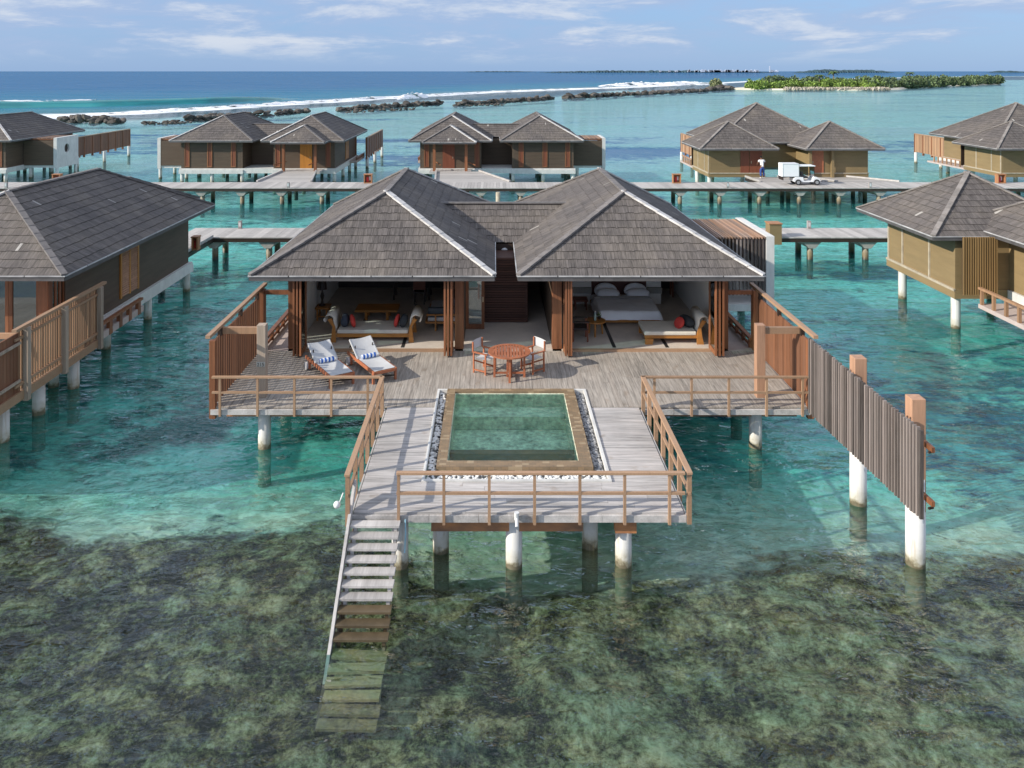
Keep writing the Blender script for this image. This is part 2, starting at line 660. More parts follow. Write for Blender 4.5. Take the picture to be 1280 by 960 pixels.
def mat_pool_water():
    m, g, p = newmat('pool_water')
    out = m.node_tree.nodes['Material Output']
    m.node_tree.nodes.remove(p)
    geo = g.new('ShaderNodeNewGeometry').outputs['Position']
    b = g.new('ShaderNodeBump')
    b.inputs['Strength'].default_value = 1
    b.inputs['Distance'].default_value = .03
    g.put(b.inputs['Height'], g.noise(g.mapping(geo, sc=(1, 1.6, 1)), 5, 3, .6, .5))
    tr = g.new('ShaderNodeBsdfTransparent')
    tr.inputs[0].default_value = (.72, .92, .87, 1)
    df = g.new('ShaderNodeBsdfDiffuse')
    df.inputs[0].default_value = (.10, .40, .33, 1)
    m0 = g.new('ShaderNodeMixShader')
    m0.inputs[0].default_value = .07
    g.l.new(tr.outputs[0], m0.inputs[1])
    g.l.new(df.outputs[0], m0.inputs[2])
    gl = g.new('ShaderNodeBsdfGlossy')
    gl.inputs['Roughness'].default_value = .03
    g.put(gl.inputs['Normal'], b.outputs[0])
    fr = g.new('ShaderNodeFresnel')
    fr.inputs[0].default_value = 1.33
    g.put(fr.inputs['Normal'], b.outputs[0])
    mx = g.new('ShaderNodeMixShader')
    g.put(mx.inputs[0], fr.outputs[0])
    g.l.new(m0.outputs[0], mx.inputs[1])
    g.l.new(gl.outputs[0], mx.inputs[2])
    g.l.new(mx.outputs[0], out.inputs[0])


mat_pool_water()
M = MATS
# ------------------------------------------------------------------ sea: bed, water, surf
REEF_PTS = [(-400, 90), (-140, 140), (-93, 172), (-72, 214), (-46, 274), (0, 379), (90, 500), (174, 640), (320, 900), (900, 1500)]
BED_EDGE = [(-40, 18.5), (-20, 18.7), (-12.5, 19.2), (-9, 18.5), (-6, 18.2), (-3.4, 19.4), (-1.5, 16.9), (1.5, 16.4), (3.5, 16.6), (6, 17.4), (8.5, 18.3), (11, 17.4), (14, 16.2), (40, 15)]


def lerp_pts(pts, x):
    for (a, b), (c, d) in zip(pts[:-1], pts[1:]):
        if x <= c:
            t = max(0, (x - a) / (c - a))
            return b + (d - b) * t
    return pts[-1][1]


def build_bed():
    xs = [-9000, -2500, -800, -300, -120, -60, -36] + [-26 + .28 * i for i in range(193)] + [40, 70, 140, 350, 900, 2500, 9000]
    ys = [-60, 0, 5] + [8 + .25 * i for i in range(105)] + [38, 45, 55, 70, 90, 120, 160, 220, 300, 450, 700, 1100, 2000, 4000]
    vs, fs = [], []
    for y in ys:
        for x in xs:
            e = lerp_pts(BED_EDGE, x)
            t = min(1, max(0, (e - y + 1.0) / 2.0))
            t = t * t * (3 - 2 * t)
            z = -1.0
            if 5 <= y <= 36 and -36 <= x <= 40:
                n1 = mnoise.noise(Vector((x * .5, y * .5, 1.3)))
                n2 = mnoise.noise(Vector((x * 1.5, y * 1.5, 4.3)))
                n3 = mnoise.noise(Vector((x * 3.3, y * 3.3, 9.3)))
                z += .12 * n1 + t * (.32 + .16 * n1 + .17 * abs(n2) + .10 * n3)
            d = y - lerp_pts(REEF_PTS, x)
            if d > 0:
                z -= min(14, d * .12)
            vs.append((x, y, z))
    W = len(xs)
    for j in range(len(ys) - 1):
        for i in range(W - 1):
            a = j * W + i
            fs.append((a, a + 1, a + W + 1, a + W))
    m, g, p = newmat('seabed')
    pos = g.new('ShaderNodeNewGeometry').outputs['Position']
    s_ = g.new('ShaderNodeSeparateXYZ')
    g.put(s_.inputs[0], pos)
    X, Y = s_.outputs[0], s_.outputs[1]
    wob = g.m('ADD', g.m('MULTIPLY_ADD', g.noise(pos, .45, 4, .6), 5, -2.5), g.m('MULTIPLY_ADD', g.noise(pos, 1.6, 4, .65), 2.2, -1.1))
    edge = g.curve(X, BED_EDGE, -40, 40, 10, 25)
    reef = g.step(g.m('SUBTRACT', g.m('SUBTRACT', edge, Y), wob), -.5, .55)
    reef = g.m('MULTIPLY', reef, g.m('MULTIPLY_ADD', g.step(g.noise(pos, .55, 6, .7, .2), .60, .74), -.4, 1))
    # coral heads, algae and rubble
    wn_ = g.new('ShaderNodeTexNoise')
    g.put(wn_.inputs['Vector'], pos)
    wn_.inputs['Scale'].default_value = 2.2
    wn_.inputs['Detail'].default_value = 4
    wp = g.vm('ADD', pos, g.mapping(wn_.outputs[1], loc=(-.17, -.17, -.17), sc=(.34, .34, .34)))
    vo = g.new('ShaderNodeTexVoronoi', feature='SMOOTH_F1')
    g.put(vo.inputs['Vector'], wp)
    vo.inputs['Scale'].default_value = 1.7
    vo.inputs['Smoothness'].default_value = .5
    vo2 = g.new('ShaderNodeTexVoronoi', feature='F1')
    g.put(vo2.inputs['Vector'], wp)
    vo2.inputs['Scale'].default_value = 5.2
    ca = g.m('SUBTRACT', .95, g.m('MULTIPLY_ADD', vo.outputs['Distance'], 1.1, g.m('MULTIPLY', vo2.outputs['Distance'], .35)))
    cb = g.noise(pos, 2.4, 9, .82, .1)
    cf = g.noise(pos, 9.0, 5, .8, .1)
    cc = g.noise(pos, .42, 6, .68)
    ck = g.m('ADD', g.m('MULTIPLY_ADD', cb, 1.25, -.625), g.m('MULTIPLY_ADD', cf, .85, -.425))
    ck = g.m('ADD', ck, g.m('MULTIPLY_ADD', ca, .30, -.10))
    ck = g.m('ADD', ck, g.m('MULTIPLY_ADD', cc, .55, .235))
    ck = g.m('ADD', ck, g.curve(X, [(-40, -.02), (-16, -.03), (-5, -.02), (-1, .04), (4, .06), (9, .04), (13, 0), (40, 0)], -40, 40, -1, 1))
    coral = g.ramp(ck, [(.31, (.018, .017, .012)), (.41, (.095, .083, .044)), (.49, (.23, .205, .105)), (.60, (.44, .40, .24)), (.77, (.72, .68, .48))])
    # sand, with sea grass, deeper pools and scattered coral; mottling also imitates ripple light
    dk = g.curve(Y, [(0, .2), (17, -.08), (19.5, -.12), (21, .12), (22.5, .40), (27, .50), (31, .42), (34, .22), (37.5, .06), (40, .32), (42.5, .72), (45, .42), (48, .06), (53, .10), (57, .34), (62, .18), (67, .35), (73, .36), (80, -.1), (90, -.05), (97, .30), (107, .60), (122, .45), (138, .02), (165, -.12), (210, -.2), (300, -.1), (450, .1)], 0, 450, -1, 1)
    far = g.step(Y, 40, 120)
    v1 = g.mapping(pos, sc=(.10, .16, .1))
    v2 = g.mapping(pos, sc=(.022, .075, .1))
    na = g.mix(far, g.noise(v1, 1.0, 5, .6, .5), g.m('MULTIPLY_ADD', g.noise(v2, 1.0, 5, .62, .4), 1.7, -.35))
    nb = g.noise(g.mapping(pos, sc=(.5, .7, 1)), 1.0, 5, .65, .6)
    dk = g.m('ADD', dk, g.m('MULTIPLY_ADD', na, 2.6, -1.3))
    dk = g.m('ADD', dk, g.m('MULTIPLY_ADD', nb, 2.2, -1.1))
    dk = g.m('ADD', dk, g.curve(X, [(-60, .12), (-16, .16), (-9, .16), (-6.5, .04), (6, -.04), (9.5, .10), (15, .12), (24, 0), (60, -.04)], -60, 60, -1, 1))
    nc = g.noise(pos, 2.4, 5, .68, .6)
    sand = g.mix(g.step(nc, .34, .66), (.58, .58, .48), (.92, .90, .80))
    nf = g.noise(g.mapping(pos, rot=(0, 0, rad(-18)), sc=(1.3, 2.6, 1)), 1.0, 6, .72, .3)  # wavy light and dark flecks of ripple light, put into the bed colour
    dk = g.m('ADD', dk, g.m('MULTIPLY', g.m('MULTIPLY_ADD', nf, 2.0, -1.0), g.m('SUBTRACT', 1, g.m('MULTIPLY', g.step(Y, 25, 90), .6))))
    deep = g.mix(g.step(X, -6, 8), (.018, .075, .075), (.010, .07, .17))
    deep = g.mix(g.step(Y, 60, 100), deep, (.04, .14, .32))
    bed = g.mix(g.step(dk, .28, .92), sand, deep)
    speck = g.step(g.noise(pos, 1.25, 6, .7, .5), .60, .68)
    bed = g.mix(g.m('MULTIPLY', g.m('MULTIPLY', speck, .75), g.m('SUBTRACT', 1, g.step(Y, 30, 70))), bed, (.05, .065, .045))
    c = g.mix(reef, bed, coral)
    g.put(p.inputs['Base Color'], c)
    p.inputs['Roughness'].default_value = .95
    p.inputs['Specular IOR Level'].default_value = .1
    b = g.new('ShaderNodeBump')
    b.inputs['Strength'].default_value = .9
    b.inputs['Distance'].default_value = .3
    g.put(b.inputs['Height'], g.m('MULTIPLY', g.m('ADD', ca, g.m('MULTIPLY', cb, .6)), g.m('MULTIPLY_ADD', reef, .85, .15)))
    g.put(p.inputs['Normal'], b.outputs[0])
    me = bpy.data.meshes.new('seabed')
    me.from_pydata(vs, [], fs)
    me.polygons.foreach_set('use_smooth', [True] * len(me.polygons))
    me.materials.append(m)
    o = bpy.data.objects.new('seabed', me)
    COL.objects.link(o)
    tag(o, kind='structure')


build_bed()


def build_water():
    m, g, p = newmat('water')
    out = m.node_tree.nodes['Material Output']
    m.node_tree.nodes.remove(p)
    pos = g.new('ShaderNodeNewGeometry').outputs['Position']
    s_ = g.new('ShaderNodeSeparateXYZ')
    g.put(s_.inputs[0], pos)
    X, Y = s_.outputs[0], s_.outputs[1]
    # ripples: short wind waves on a gentle chop
    r1 = g.noise(g.mapping(pos, rot=(0, 0, rad(-24)), sc=(.42, 1.0, 1)), 1.15, 3, .55, .4)
    r2 = g.noise(g.mapping(pos, rot=(0, 0, rad(12)), sc=(.6, 1.0, 1)), 3.4, 3, .6, .6)
    r3 = g.noise(g.mapping(pos, rot=(0, 0, rad(-10)), sc=(.5, 1, 1)), .22, 2, .5)
    h = g.m('ADD', g.m('ADD', g.m('MULTIPLY', r1, .34), g.m('MULTIPLY', r2, .13)), g.m('MULTIPLY', r3, .3))
    # patches of smoother and rougher water
    gust = g.step(g.noise(g.mapping(pos, sc=(.5, 1, 1)), .11, 3, .55), .34, .66)
    h = g.m('MULTIPLY', h, g.m('MULTIPLY_ADD', gust, .75, .45))
    b = g.new('ShaderNodeBump')
    b.inputs['Strength'].default_value = 1
    b.inputs['Distance'].default_value = 1.0
    g.put(b.inputs['Height'], h)
    nrm = b.outputs[0]
    d = g.m('SUBTRACT', Y, g.curve(X, REEF_PTS, -400, 900, 90, 1500))
    dn = g.m('ADD', d, g.m('MULTIPLY_ADD', g.noise(g.mapping(pos, sc=(.02, .05, 1)), 1, 4, .6), 70, -35))
    ocean = g.step(dn, -12, 75)
    near = g.m('SUBTRACT', 1, g.step(g.m('ADD', Y, g.m('MULTIPLY_ADD', g.noise(pos, .4, 3), 3, -1.5)), 16.5, 21.0))
    tint = g.mix(near, (.50, .985, .945), (.89, .955, .865))
    tint = g.mix(g.step(Y, 24, 100), tint, (.80, .96, .985))
    # crests tinted darker: ripple light and shade put into the water colour
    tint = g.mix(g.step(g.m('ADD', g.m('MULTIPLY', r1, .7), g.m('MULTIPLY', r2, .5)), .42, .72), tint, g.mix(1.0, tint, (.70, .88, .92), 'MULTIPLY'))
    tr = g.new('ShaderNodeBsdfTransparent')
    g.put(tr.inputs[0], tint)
    df = g.new('ShaderNodeBsdfDiffuse')
    body = g.mix(g.step(dn, 0, 380), (.012, .17, .26), (.010, .105, .24))
    bodyl = g.mix(near, (.06, .52, .50), (.05, .12, .09))
    bodyl = g.mix(g.step(Y, 50, 120), bodyl, (.20, .46, .56))
    g.put(df.inputs[0], g.mix(ocean, bodyl, body))
    m0 = g.new('ShaderNodeMixShader')
    g.put(m0.inputs[0], g.m('MULTIPLY_ADD', ocean, .84, g.m('MULTIPLY_ADD', near, -.10, .13)))
    g.l.new(tr.outputs[0], m0.inputs[1])
    g.l.new(df.outputs[0], m0.inputs[2])
    gl = g.new('ShaderNodeBsdfGlossy')
    gl.inputs['Roughness'].default_value = .03
    g.put(gl.inputs['Normal'], nrm)
    fr = g.new('ShaderNodeFresnel')
    fr.inputs[0].default_value = 1.33
    g.put(fr.inputs['Normal'], nrm)
    # wind lanes: ruffled strips mirror more of the sky
    lane = g.noise(g.mapping(pos, sc=(.016, .085, 1)), 1, 4, .6, .3)
    ruf = g.m('MULTIPLY_ADD', g.m('MULTIPLY', g.step(lane, .36, .64), g.step(Y, 35, 90)), 1.0, g.m('MULTIPLY_ADD', g.step(Y, 14, 60), -1.55, 2.1))
    mx = g.new('ShaderNodeMixShader')
    g.put(mx.inputs[0], g.m('MINIMUM', g.m('MULTIPLY', fr.outputs[0], ruf), g.m('MULTIPLY_ADD', ocean, -.12, .48)))
    g.l.new(m0.outputs[0], mx.inputs[1])
    g.l.new(gl.outputs[0], mx.inputs[2])
    # surf: foam left by the breakers along the outer reef
    fn = g.noise(g.mapping(pos, rot=(0, 0, rad(30)), sc=(.05, .16, 1)), 1, 6, .7, .5)
    band = g.m('MULTIPLY', g.step(d, -30, -4), g.m('SUBTRACT', 1, g.step(d, 10, 34)))
    foam = g.step(g.m('ADD', g.m('MULTIPLY', band, 1.0), g.m('MULTIPLY_ADD', fn, 2.2, -1.2)), .40, .95)
    foam = g.m('MULTIPLY', foam, g.step(band, .02, .2))
    wd = g.new('ShaderNodeBsdfDiffuse')
    wd.inputs[0].default_value = (.80, .83, .85, 1)
    fx = g.new('ShaderNodeMixShader')
    g.put(fx.inputs[0], foam)
    g.l.new(mx.outputs[0], fx.inputs[1])
    g.l.new(wd.outputs[0], fx.inputs[2])
    g.l.new(fx.outputs[0], out.inputs[0])
    xs = [-40000, -4000, -400, -40, 0, 40, 400, 4000, 40000]
    ys = [-60, 0, 40, 200, 900, 4000, 15000, 45000]
    vs = [(x, y, 0) for y in ys for x in xs]
    W = len(xs)
    fs = [(j * W + i, j * W + i + 1, (j + 1) * W + i + 1, (j + 1) * W + i) for j in range(len(ys) - 1) for i in range(W - 1)]
    me = bpy.data.meshes.new('water')
    me.from_pydata(vs, [], fs)
    me.materials.append(m)
    o = bpy.data.objects.new('water', me)
    COL.objects.link(o)
    tag(o, kind='structure')


build_water()

# the swell rising over the reef, and the breaking crests
m_, g_, p_ = newmat('swell_face')
g_.put(p_.inputs['Base Color'], g_.ramp(g_.noise(g_.mapping(g_.new('ShaderNodeNewGeometry').outputs['Position'], sc=(.05, .1, .9)), 1, 4, .6), [(.3, (.004, .13, .15)), (.7, (.02, .27, .28))]))
p_.inputs['Roughness'].default_value = .18
m_, g_, p_ = newmat('foam')
p_.inputs['Base Color'].default_value = (.95, .95, .95, 1)
p_.inputs['Roughness'].default_value = .95
fp_ = g_.new('ShaderNodeNewGeometry').outputs['Position']
fn_ = g_.noise(g_.mapping(fp_, rot=(0, 0, rad(32)), sc=(.07, .22, .5)), 1, 7, .72, .5)
g_.put(p_.inputs['Alpha'], g_.step(fn_, .40, .52))


def swell(name, pts, height, back, front, mat, jag=0.0, taper=True):
    """a ridge of water along pts"""
    mb = MB()
    nseg = 90
    P = [Vector(p) for p in pts]
    prof = [(-back, -.05), (-back * .5, .45), (-back * .15, .92), (0, 1), (front * .35, .75), (front * .7, .3), (front, -.05)]

    def fn(u, v):
        t = u * (len(P) - 1)
        i = min(int(t), len(P) - 2)
        c = P[i].lerp(P[i + 1], t - i)
        e = (math.sin(math.pi * min(1, max(0, u))) ** .5) if taper else 1
        k = v * (len(prof) - 1)
        j = min(int(k), len(prof) - 2)
        q = k - j
        off = prof[j][0] * (1 - q) + prof[j + 1][0] * q
        hz = prof[j][1] * (1 - q) + prof[j + 1][1] * q
        wv = .8 + .35 * mnoise.noise(Vector((c.x * .035, c.y * .01, 3.3)))
        z = hz * height * e * wv
        if jag:
            z += jag * abs(mnoise.noise(Vector((c.x * .35, c.y * .35 + off, off * 1.3)))) * max(0, hz) * e
            off += jag * mnoise.noise(Vector((c.x * .2, off, 7)))
        return (c.x, c.y - off, z)
    mb.grid(fn, nseg, 18)
    o = mb.build(name, M[mat], smooth=True)
    tag(o, kind='structure')


swell('wave', [(-420, 160), (-260, 192), (-190, 202), (-140, 213), (-110, 226), (-88, 248), (-70, 278)], 2.7, 13, 5, 'swell_face')
swell('wave_foam', [(-99, 167), (-86, 187), (-73, 214), (-60, 246), (-46, 276), (-20, 332), (0, 380), (40, 436), (90, 502)], .55, 6, 5, 'foam', .7)
swell('wave_foam', [(68, 520), (95, 545), (130, 570), (176, 610)], 2.6, 14, 12, 'foam', 1.6)
swell('wave_foam', [(-34, 284), (-30, 293), (-25, 303)], 1.8, 8, 7, 'foam', 1.2)
swell('wave_foam', [(-420, 160), (-260, 192), (-190, 202), (-140, 213), (-122, 220), (-112, 225)], 2.78, 2.2, .7, 'foam', .35, False)

# ------------------------------------------------------------------ shingled hip roofs
def shingle_face(mb, A, B, C, D, course=.34, lift=.022):
    """A,B: eave corners (left, right seen from outside); C,D: top corners above B and A"""
    A, B, C, D = map(Vector, (A, B, C, D))
    ux = (B - A).normalized()
    nrm = ux.cross((D - A) if (D - A).length > .01 else (C - A)).normalized()
    if nrm.z < 0: nrm = -nrm
    vx = nrm.cross(ux).normalized()
    if vx.z < 0: vx = -vx
    L = (B - A).length
    H = (D - A).dot(vx)
    ud, uc = (D - A).dot(ux), (C - A).dot(ux)
    n = max(1, round(H / course))
    ch = H / n
    lo = lambda v: ud * v / H
    hi = lambda v: L + (uc - L) * v / H
    put = lambda u, v, w: A + ux * u + vx * v + nrm * w
    b = len(mb.v)
    mb.add([put(0, 0, -.012), put(L, 0, -.012), put(uc, H, -.012), put(ud, H, -.012)], [(0, 1, 2, 3)], .1)
    for i in range(n):
        v0, v1 = i * ch, min(H, (i + 1) * ch + .02)
        u = lo(v0) - R.random() * .15
        end = hi(v0)
        while u < end:
            wd = R.choice((.07, .09, .11, .14, .18)) * R.uniform(.85, 1.15)
            jv = v0 - R.uniform(0, .035) if i else v0 - R.uniform(0.0, .02)
            lf = lift * R.uniform(.75, 1.3)
            cl = lambda uu, vv: min(max(uu, lo(max(vv, 0))), hi(max(vv, 0)))
            a0, a1 = cl(u, jv), cl(u + wd - .006, jv)
            b0, b1 = cl(u, v1), cl(u + wd - .006, v1)
            u += wd
            if a1 - a0 < .004 and b1 - b0 < .004:
                continue
            k = len(mb.f)
            r = R.random()
            mb.add([put(a0, jv, lf), put(a1, jv, lf), put(b1, v1, .002), put(b0, v1, .002), put(a0, jv, -.01), put(a1, jv, -.01)],
                   [(0, 1, 2, 3), (4, 5, 1, 0)], r)
            mb.r[k + 1] = -1.1  # dark end grain, also standing in for shadow lines between courses
            mb.uv[k] = [(a0, jv), (a1, jv), (b1, v1), (b0, v1)]
            mb.uv[k + 1] = [(a0, jv), (a1, jv), (a1, jv + .02), (a0, jv + .02)]


def hip_roof(parent, x0, x1, y0, y1, ze, zr, fa, ba, edge='drip_white', xa=None, soffit=True, cap_hi='hip_cap', fas=.13):
    """hip roof; ridge along y from fa to ba (equal: a pyramid)"""
    xc = xa if xa is not None else (x0 + x1) / 2
    mb = MB()
    F, Bk = (xc, fa, zr), (xc, ba, zr)
    c00, c10, c11, c01 = (x0, y0, ze), (x1, y0, ze), (x1, y1, ze), (x0, y1, ze)
    shingle_face(mb, c00, c10, F, F)
    shingle_face(mb, c10, c11, Bk, F)
    shingle_face(mb, c11, c01, Bk, Bk)
    shingle_face(mb, c01, c00, F, Bk)
    roof = mb.build('roof', M['shingle'], parent, recalc=False)
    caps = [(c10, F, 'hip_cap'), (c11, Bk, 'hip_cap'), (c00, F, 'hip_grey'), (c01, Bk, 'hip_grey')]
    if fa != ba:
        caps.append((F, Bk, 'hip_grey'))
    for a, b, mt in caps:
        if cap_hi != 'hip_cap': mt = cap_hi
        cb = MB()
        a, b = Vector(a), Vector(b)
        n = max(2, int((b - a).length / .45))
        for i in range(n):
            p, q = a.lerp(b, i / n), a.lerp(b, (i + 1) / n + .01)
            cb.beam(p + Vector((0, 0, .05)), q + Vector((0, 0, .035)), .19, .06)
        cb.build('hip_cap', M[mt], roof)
    f = MB()
    t = .04
    for (a, b) in ((c00, c10), (c10, c11), (c11, c01), (c01, c00)):
        f.beam(Vector(a) - Vector((0, 0, fas / 2 + .012)), Vector(b) - Vector((0, 0, fas / 2 + .012)), t, fas)
    f.build('fascia', M['fascia_dark'], roof)
    e = MB()
    ex = .035
    for (a, b) in (((x0 - ex, y0 - ex), (x1 + ex, y0 - ex)), ((x1 + ex, y0 - ex), (x1 + ex, y1 + ex)), ((x1 + ex, y1 + ex), (x0 - ex, y1 + ex)), ((x0 - ex, y1 + ex), (x0 - ex, y0 - ex))):
        a, b = Vector((*a, ze + .004)), Vector((*b, ze + .004))
        n = max(1, int((b - a).length / 1.2))
        for i in range(n):
            e.beam(a.lerp(b, i / n), a.lerp(b, (i + .97) / n), .03, .035)
    e.build('drip_edge', M[edge], roof)
    if soffit:
        s = MB()
        s.box(x0 + .06, x1 - .06, y0 + .06, y1 - .06, ze - .10, ze - .06)
        s.build('soffit', M['soffit'], roof)
    return roof


def saddle_roof(parent, x0, x1, ya, yr, yb, ze, zr):
    mb = MB()
    shingle_face(mb, (x0, ya, ze), (x1, ya, ze), (x1, yr, zr), (x0, yr, zr))
    shingle_face(mb, (x1, yb, ze), (x0, yb, ze), (x0, yr, zr), (x1, yr, zr))
    r = mb.build('connecting_roof', M['shingle'], parent, recalc=False)
    MB().beam((x0, yr, zr + .03), (x1, yr, zr + .03), .22, .05).build('ridge_cap', M['hip_grey'], r)
    return r


ZE, ZR = 3.75, 5.77       # eave and ridge heights of the twin-pavilion villas


def twin_roofs(v):
    hip_roof(v, -7.29, 0, 23.8, 36.5, ZE, ZR, 27.0, 33.2)
    hip_roof(v, .71, 8.02, 23.8, 36.5, ZE, ZR, 27.0, 33.2)
    return saddle_roof(v, -2.1, 2.8, 28.5, 30.4, 32.3, ZE, 4.82)


def pile(parent, x, y, top, r=.17, mat='pile_white', bot=-2.1, name='pile'):
    return MB().cyl((x, y, bot), (x, y, top), r, r, 18).build(name, M[mat], parent, smooth=False)


def smooth_sides(o):
    for p in o.data.polygons:
        if len(p.vertices) == 4: p.use_smooth = True


def door_leaf(parent, x0, x1, y0, y1, z0, z1, fw=.085, mat='teak', name='folding_door'):
    """glazed leaf: a frame round one pane; thin along x or along y"""
    mb = MB()
    if x1 - x0 < y1 - y0:
        mb.box(x0, x1, y0, y0 + fw, z0, z1).box(x0, x1, y1 - fw, y1, z0, z1)
        mb.box(x0, x1, y0 + fw, y1 - fw, z0, z0 + fw * 1.6).box(x0, x1, y0 + fw, y1 - fw, z1 - fw, z1)
        xm = (x0 + x1) / 2
        f = mb.build(name, M[mat], parent)
        MB().box(xm - .004, xm + .004, y0 + fw, y1 - fw, z0 + fw * 1.6, z1 - fw).build('pane', M['glass'], f)
    else:
        mb.box(x0, x0 + fw, y0, y1, z0, z1).box(x1 - fw, x1, y0, y1, z0, z1)
        mb.box(x0 + fw, x1 - fw, y0, y1, z0, z0 + fw * 1.6).box(x0 + fw, x1 - fw, y0, y1, z1 - fw, z1)
        ym = (y0 + y1) / 2
        f = mb.build(name, M[mat], parent)
        MB().box(x0 + fw, x1 - fw, ym - .004, ym + .004, z0 + fw * 1.6, z1 - fw).build('pane', M['glass'], f)
    return f


def shower_block(v, rear_wall=True):
    """slatted outdoor shower beside the villa, closed by a white end wall with a round window"""
    y0, y1 = 29.6, 33.3
    top = MB()
    for i in range(26):
        x = 7.25 + i * .11
        top.box(x, x + .05, y0, y1, 3.64, 3.71)
    t = top.build('slatted_top', M['slat_top'], v)
    for y in (y1 - .04, (y0 + y1) / 2):
        MB().box(7.25, 10.05, y - .04, y + .04, 3.55, 3.638).build('rafter', M['teak'], t)
    fr = MB()
    for i in range(20):
        x = 7.3 + i * .138
        fr.box(x, x + .06, y0 + .02, y0 + .10, 1.55, 3.62)
    fr.build('slatted_screen', M['slat_wood'], v)
    wl = MB()
    # white wall in the x = const plane, round opening
    cy, cz, q = (y0 + y1) / 2 + .2, 2.65, .42
    n = 24
    Y0, Y1, Z0, Z1 = y0, y1 + .1, .95, 3.74
    ring = [(cy + q * math.cos(2 * math.pi * i / n), cz + q * math.sin(2 * math.pi * i / n)) for i in range(n)]

    def outp(i):
        t = 2 * math.pi * i / n
        c, s_ = math.cos(t), math.sin(t)
        k = min(((Y1 - cy) if c > 0 else (cy - Y0)) / max(abs(c), 1e-6), ((Z1 - cz) if s_ > 0 else (cz - Z0)) / max(abs(s_), 1e-6))
        return (cy + k * c, cz + k * s_)
    angs = [2 * math.pi * i / n for i in range(n)]
    corners = sorted([math.atan2(z - cz, y - cy) % (2 * math.pi) for y, z in ((Y0, Z0), (Y1, Z0), (Y1, Z1), (Y0, Z1))])
    allang = sorted(set([round(a, 6) for a in angs + corners]))
    inn, out = [], []
    for t in allang:
        c, s_ = math.cos(t), math.sin(t)
        inn.append((cy + q * c, cz + q * s_))
        k = min(((Y1 - cy) if c > 0 else (cy - Y0)) / max(abs(c), 1e-6), ((Z1 - cz) if s_ > 0 else (cz - Z0)) / max(abs(s_), 1e-6))
        out.append((cy + k * c, cz + k * s_))
    k = len(allang)
    xa, xb = 10.06, 10.36
    vs = [(xa, *p) for p in inn] + [(xa, *p) for p in out] + [(xb, *p) for p in inn] + [(xb, *p) for p in out]
    fs = []
    for i in range(k):
        j = (i + 1) % k
        fs += [(i, j, k + j, k + i), (2 * k + i, 3 * k + i, 3 * k + j, 2 * k + j), (i, 2 * k + i, 2 * k + j, j), (k + i, k + j, 3 * k + j, 3 * k + i)]
    wl.add(vs, fs)
    w_ = wl.build('end_wall', M['white_concrete'], v)
    MB().cyl((10.18, cy, cz), (10.20, cy, cz), q - .002, q - .002, 24).build('round_window', M['dark_wood'], w_)
    MB().box(7.2, 10.06, y0 - .1, y1, 1.0, 1.25).build('shower_floor', M['white_concrete'], v)
    if rear_wall:
        MB().box(7.3, 10.055, y1 - .02, y1 + .08, 1.22, 3.5).build('shower_wall', M['siding'], v)
    for x in (7.8, 10.2):
        pile(v, x, y0 + .2, 1.0, .15)
        pile(v, x, y1 - .2, 1.0, .15)


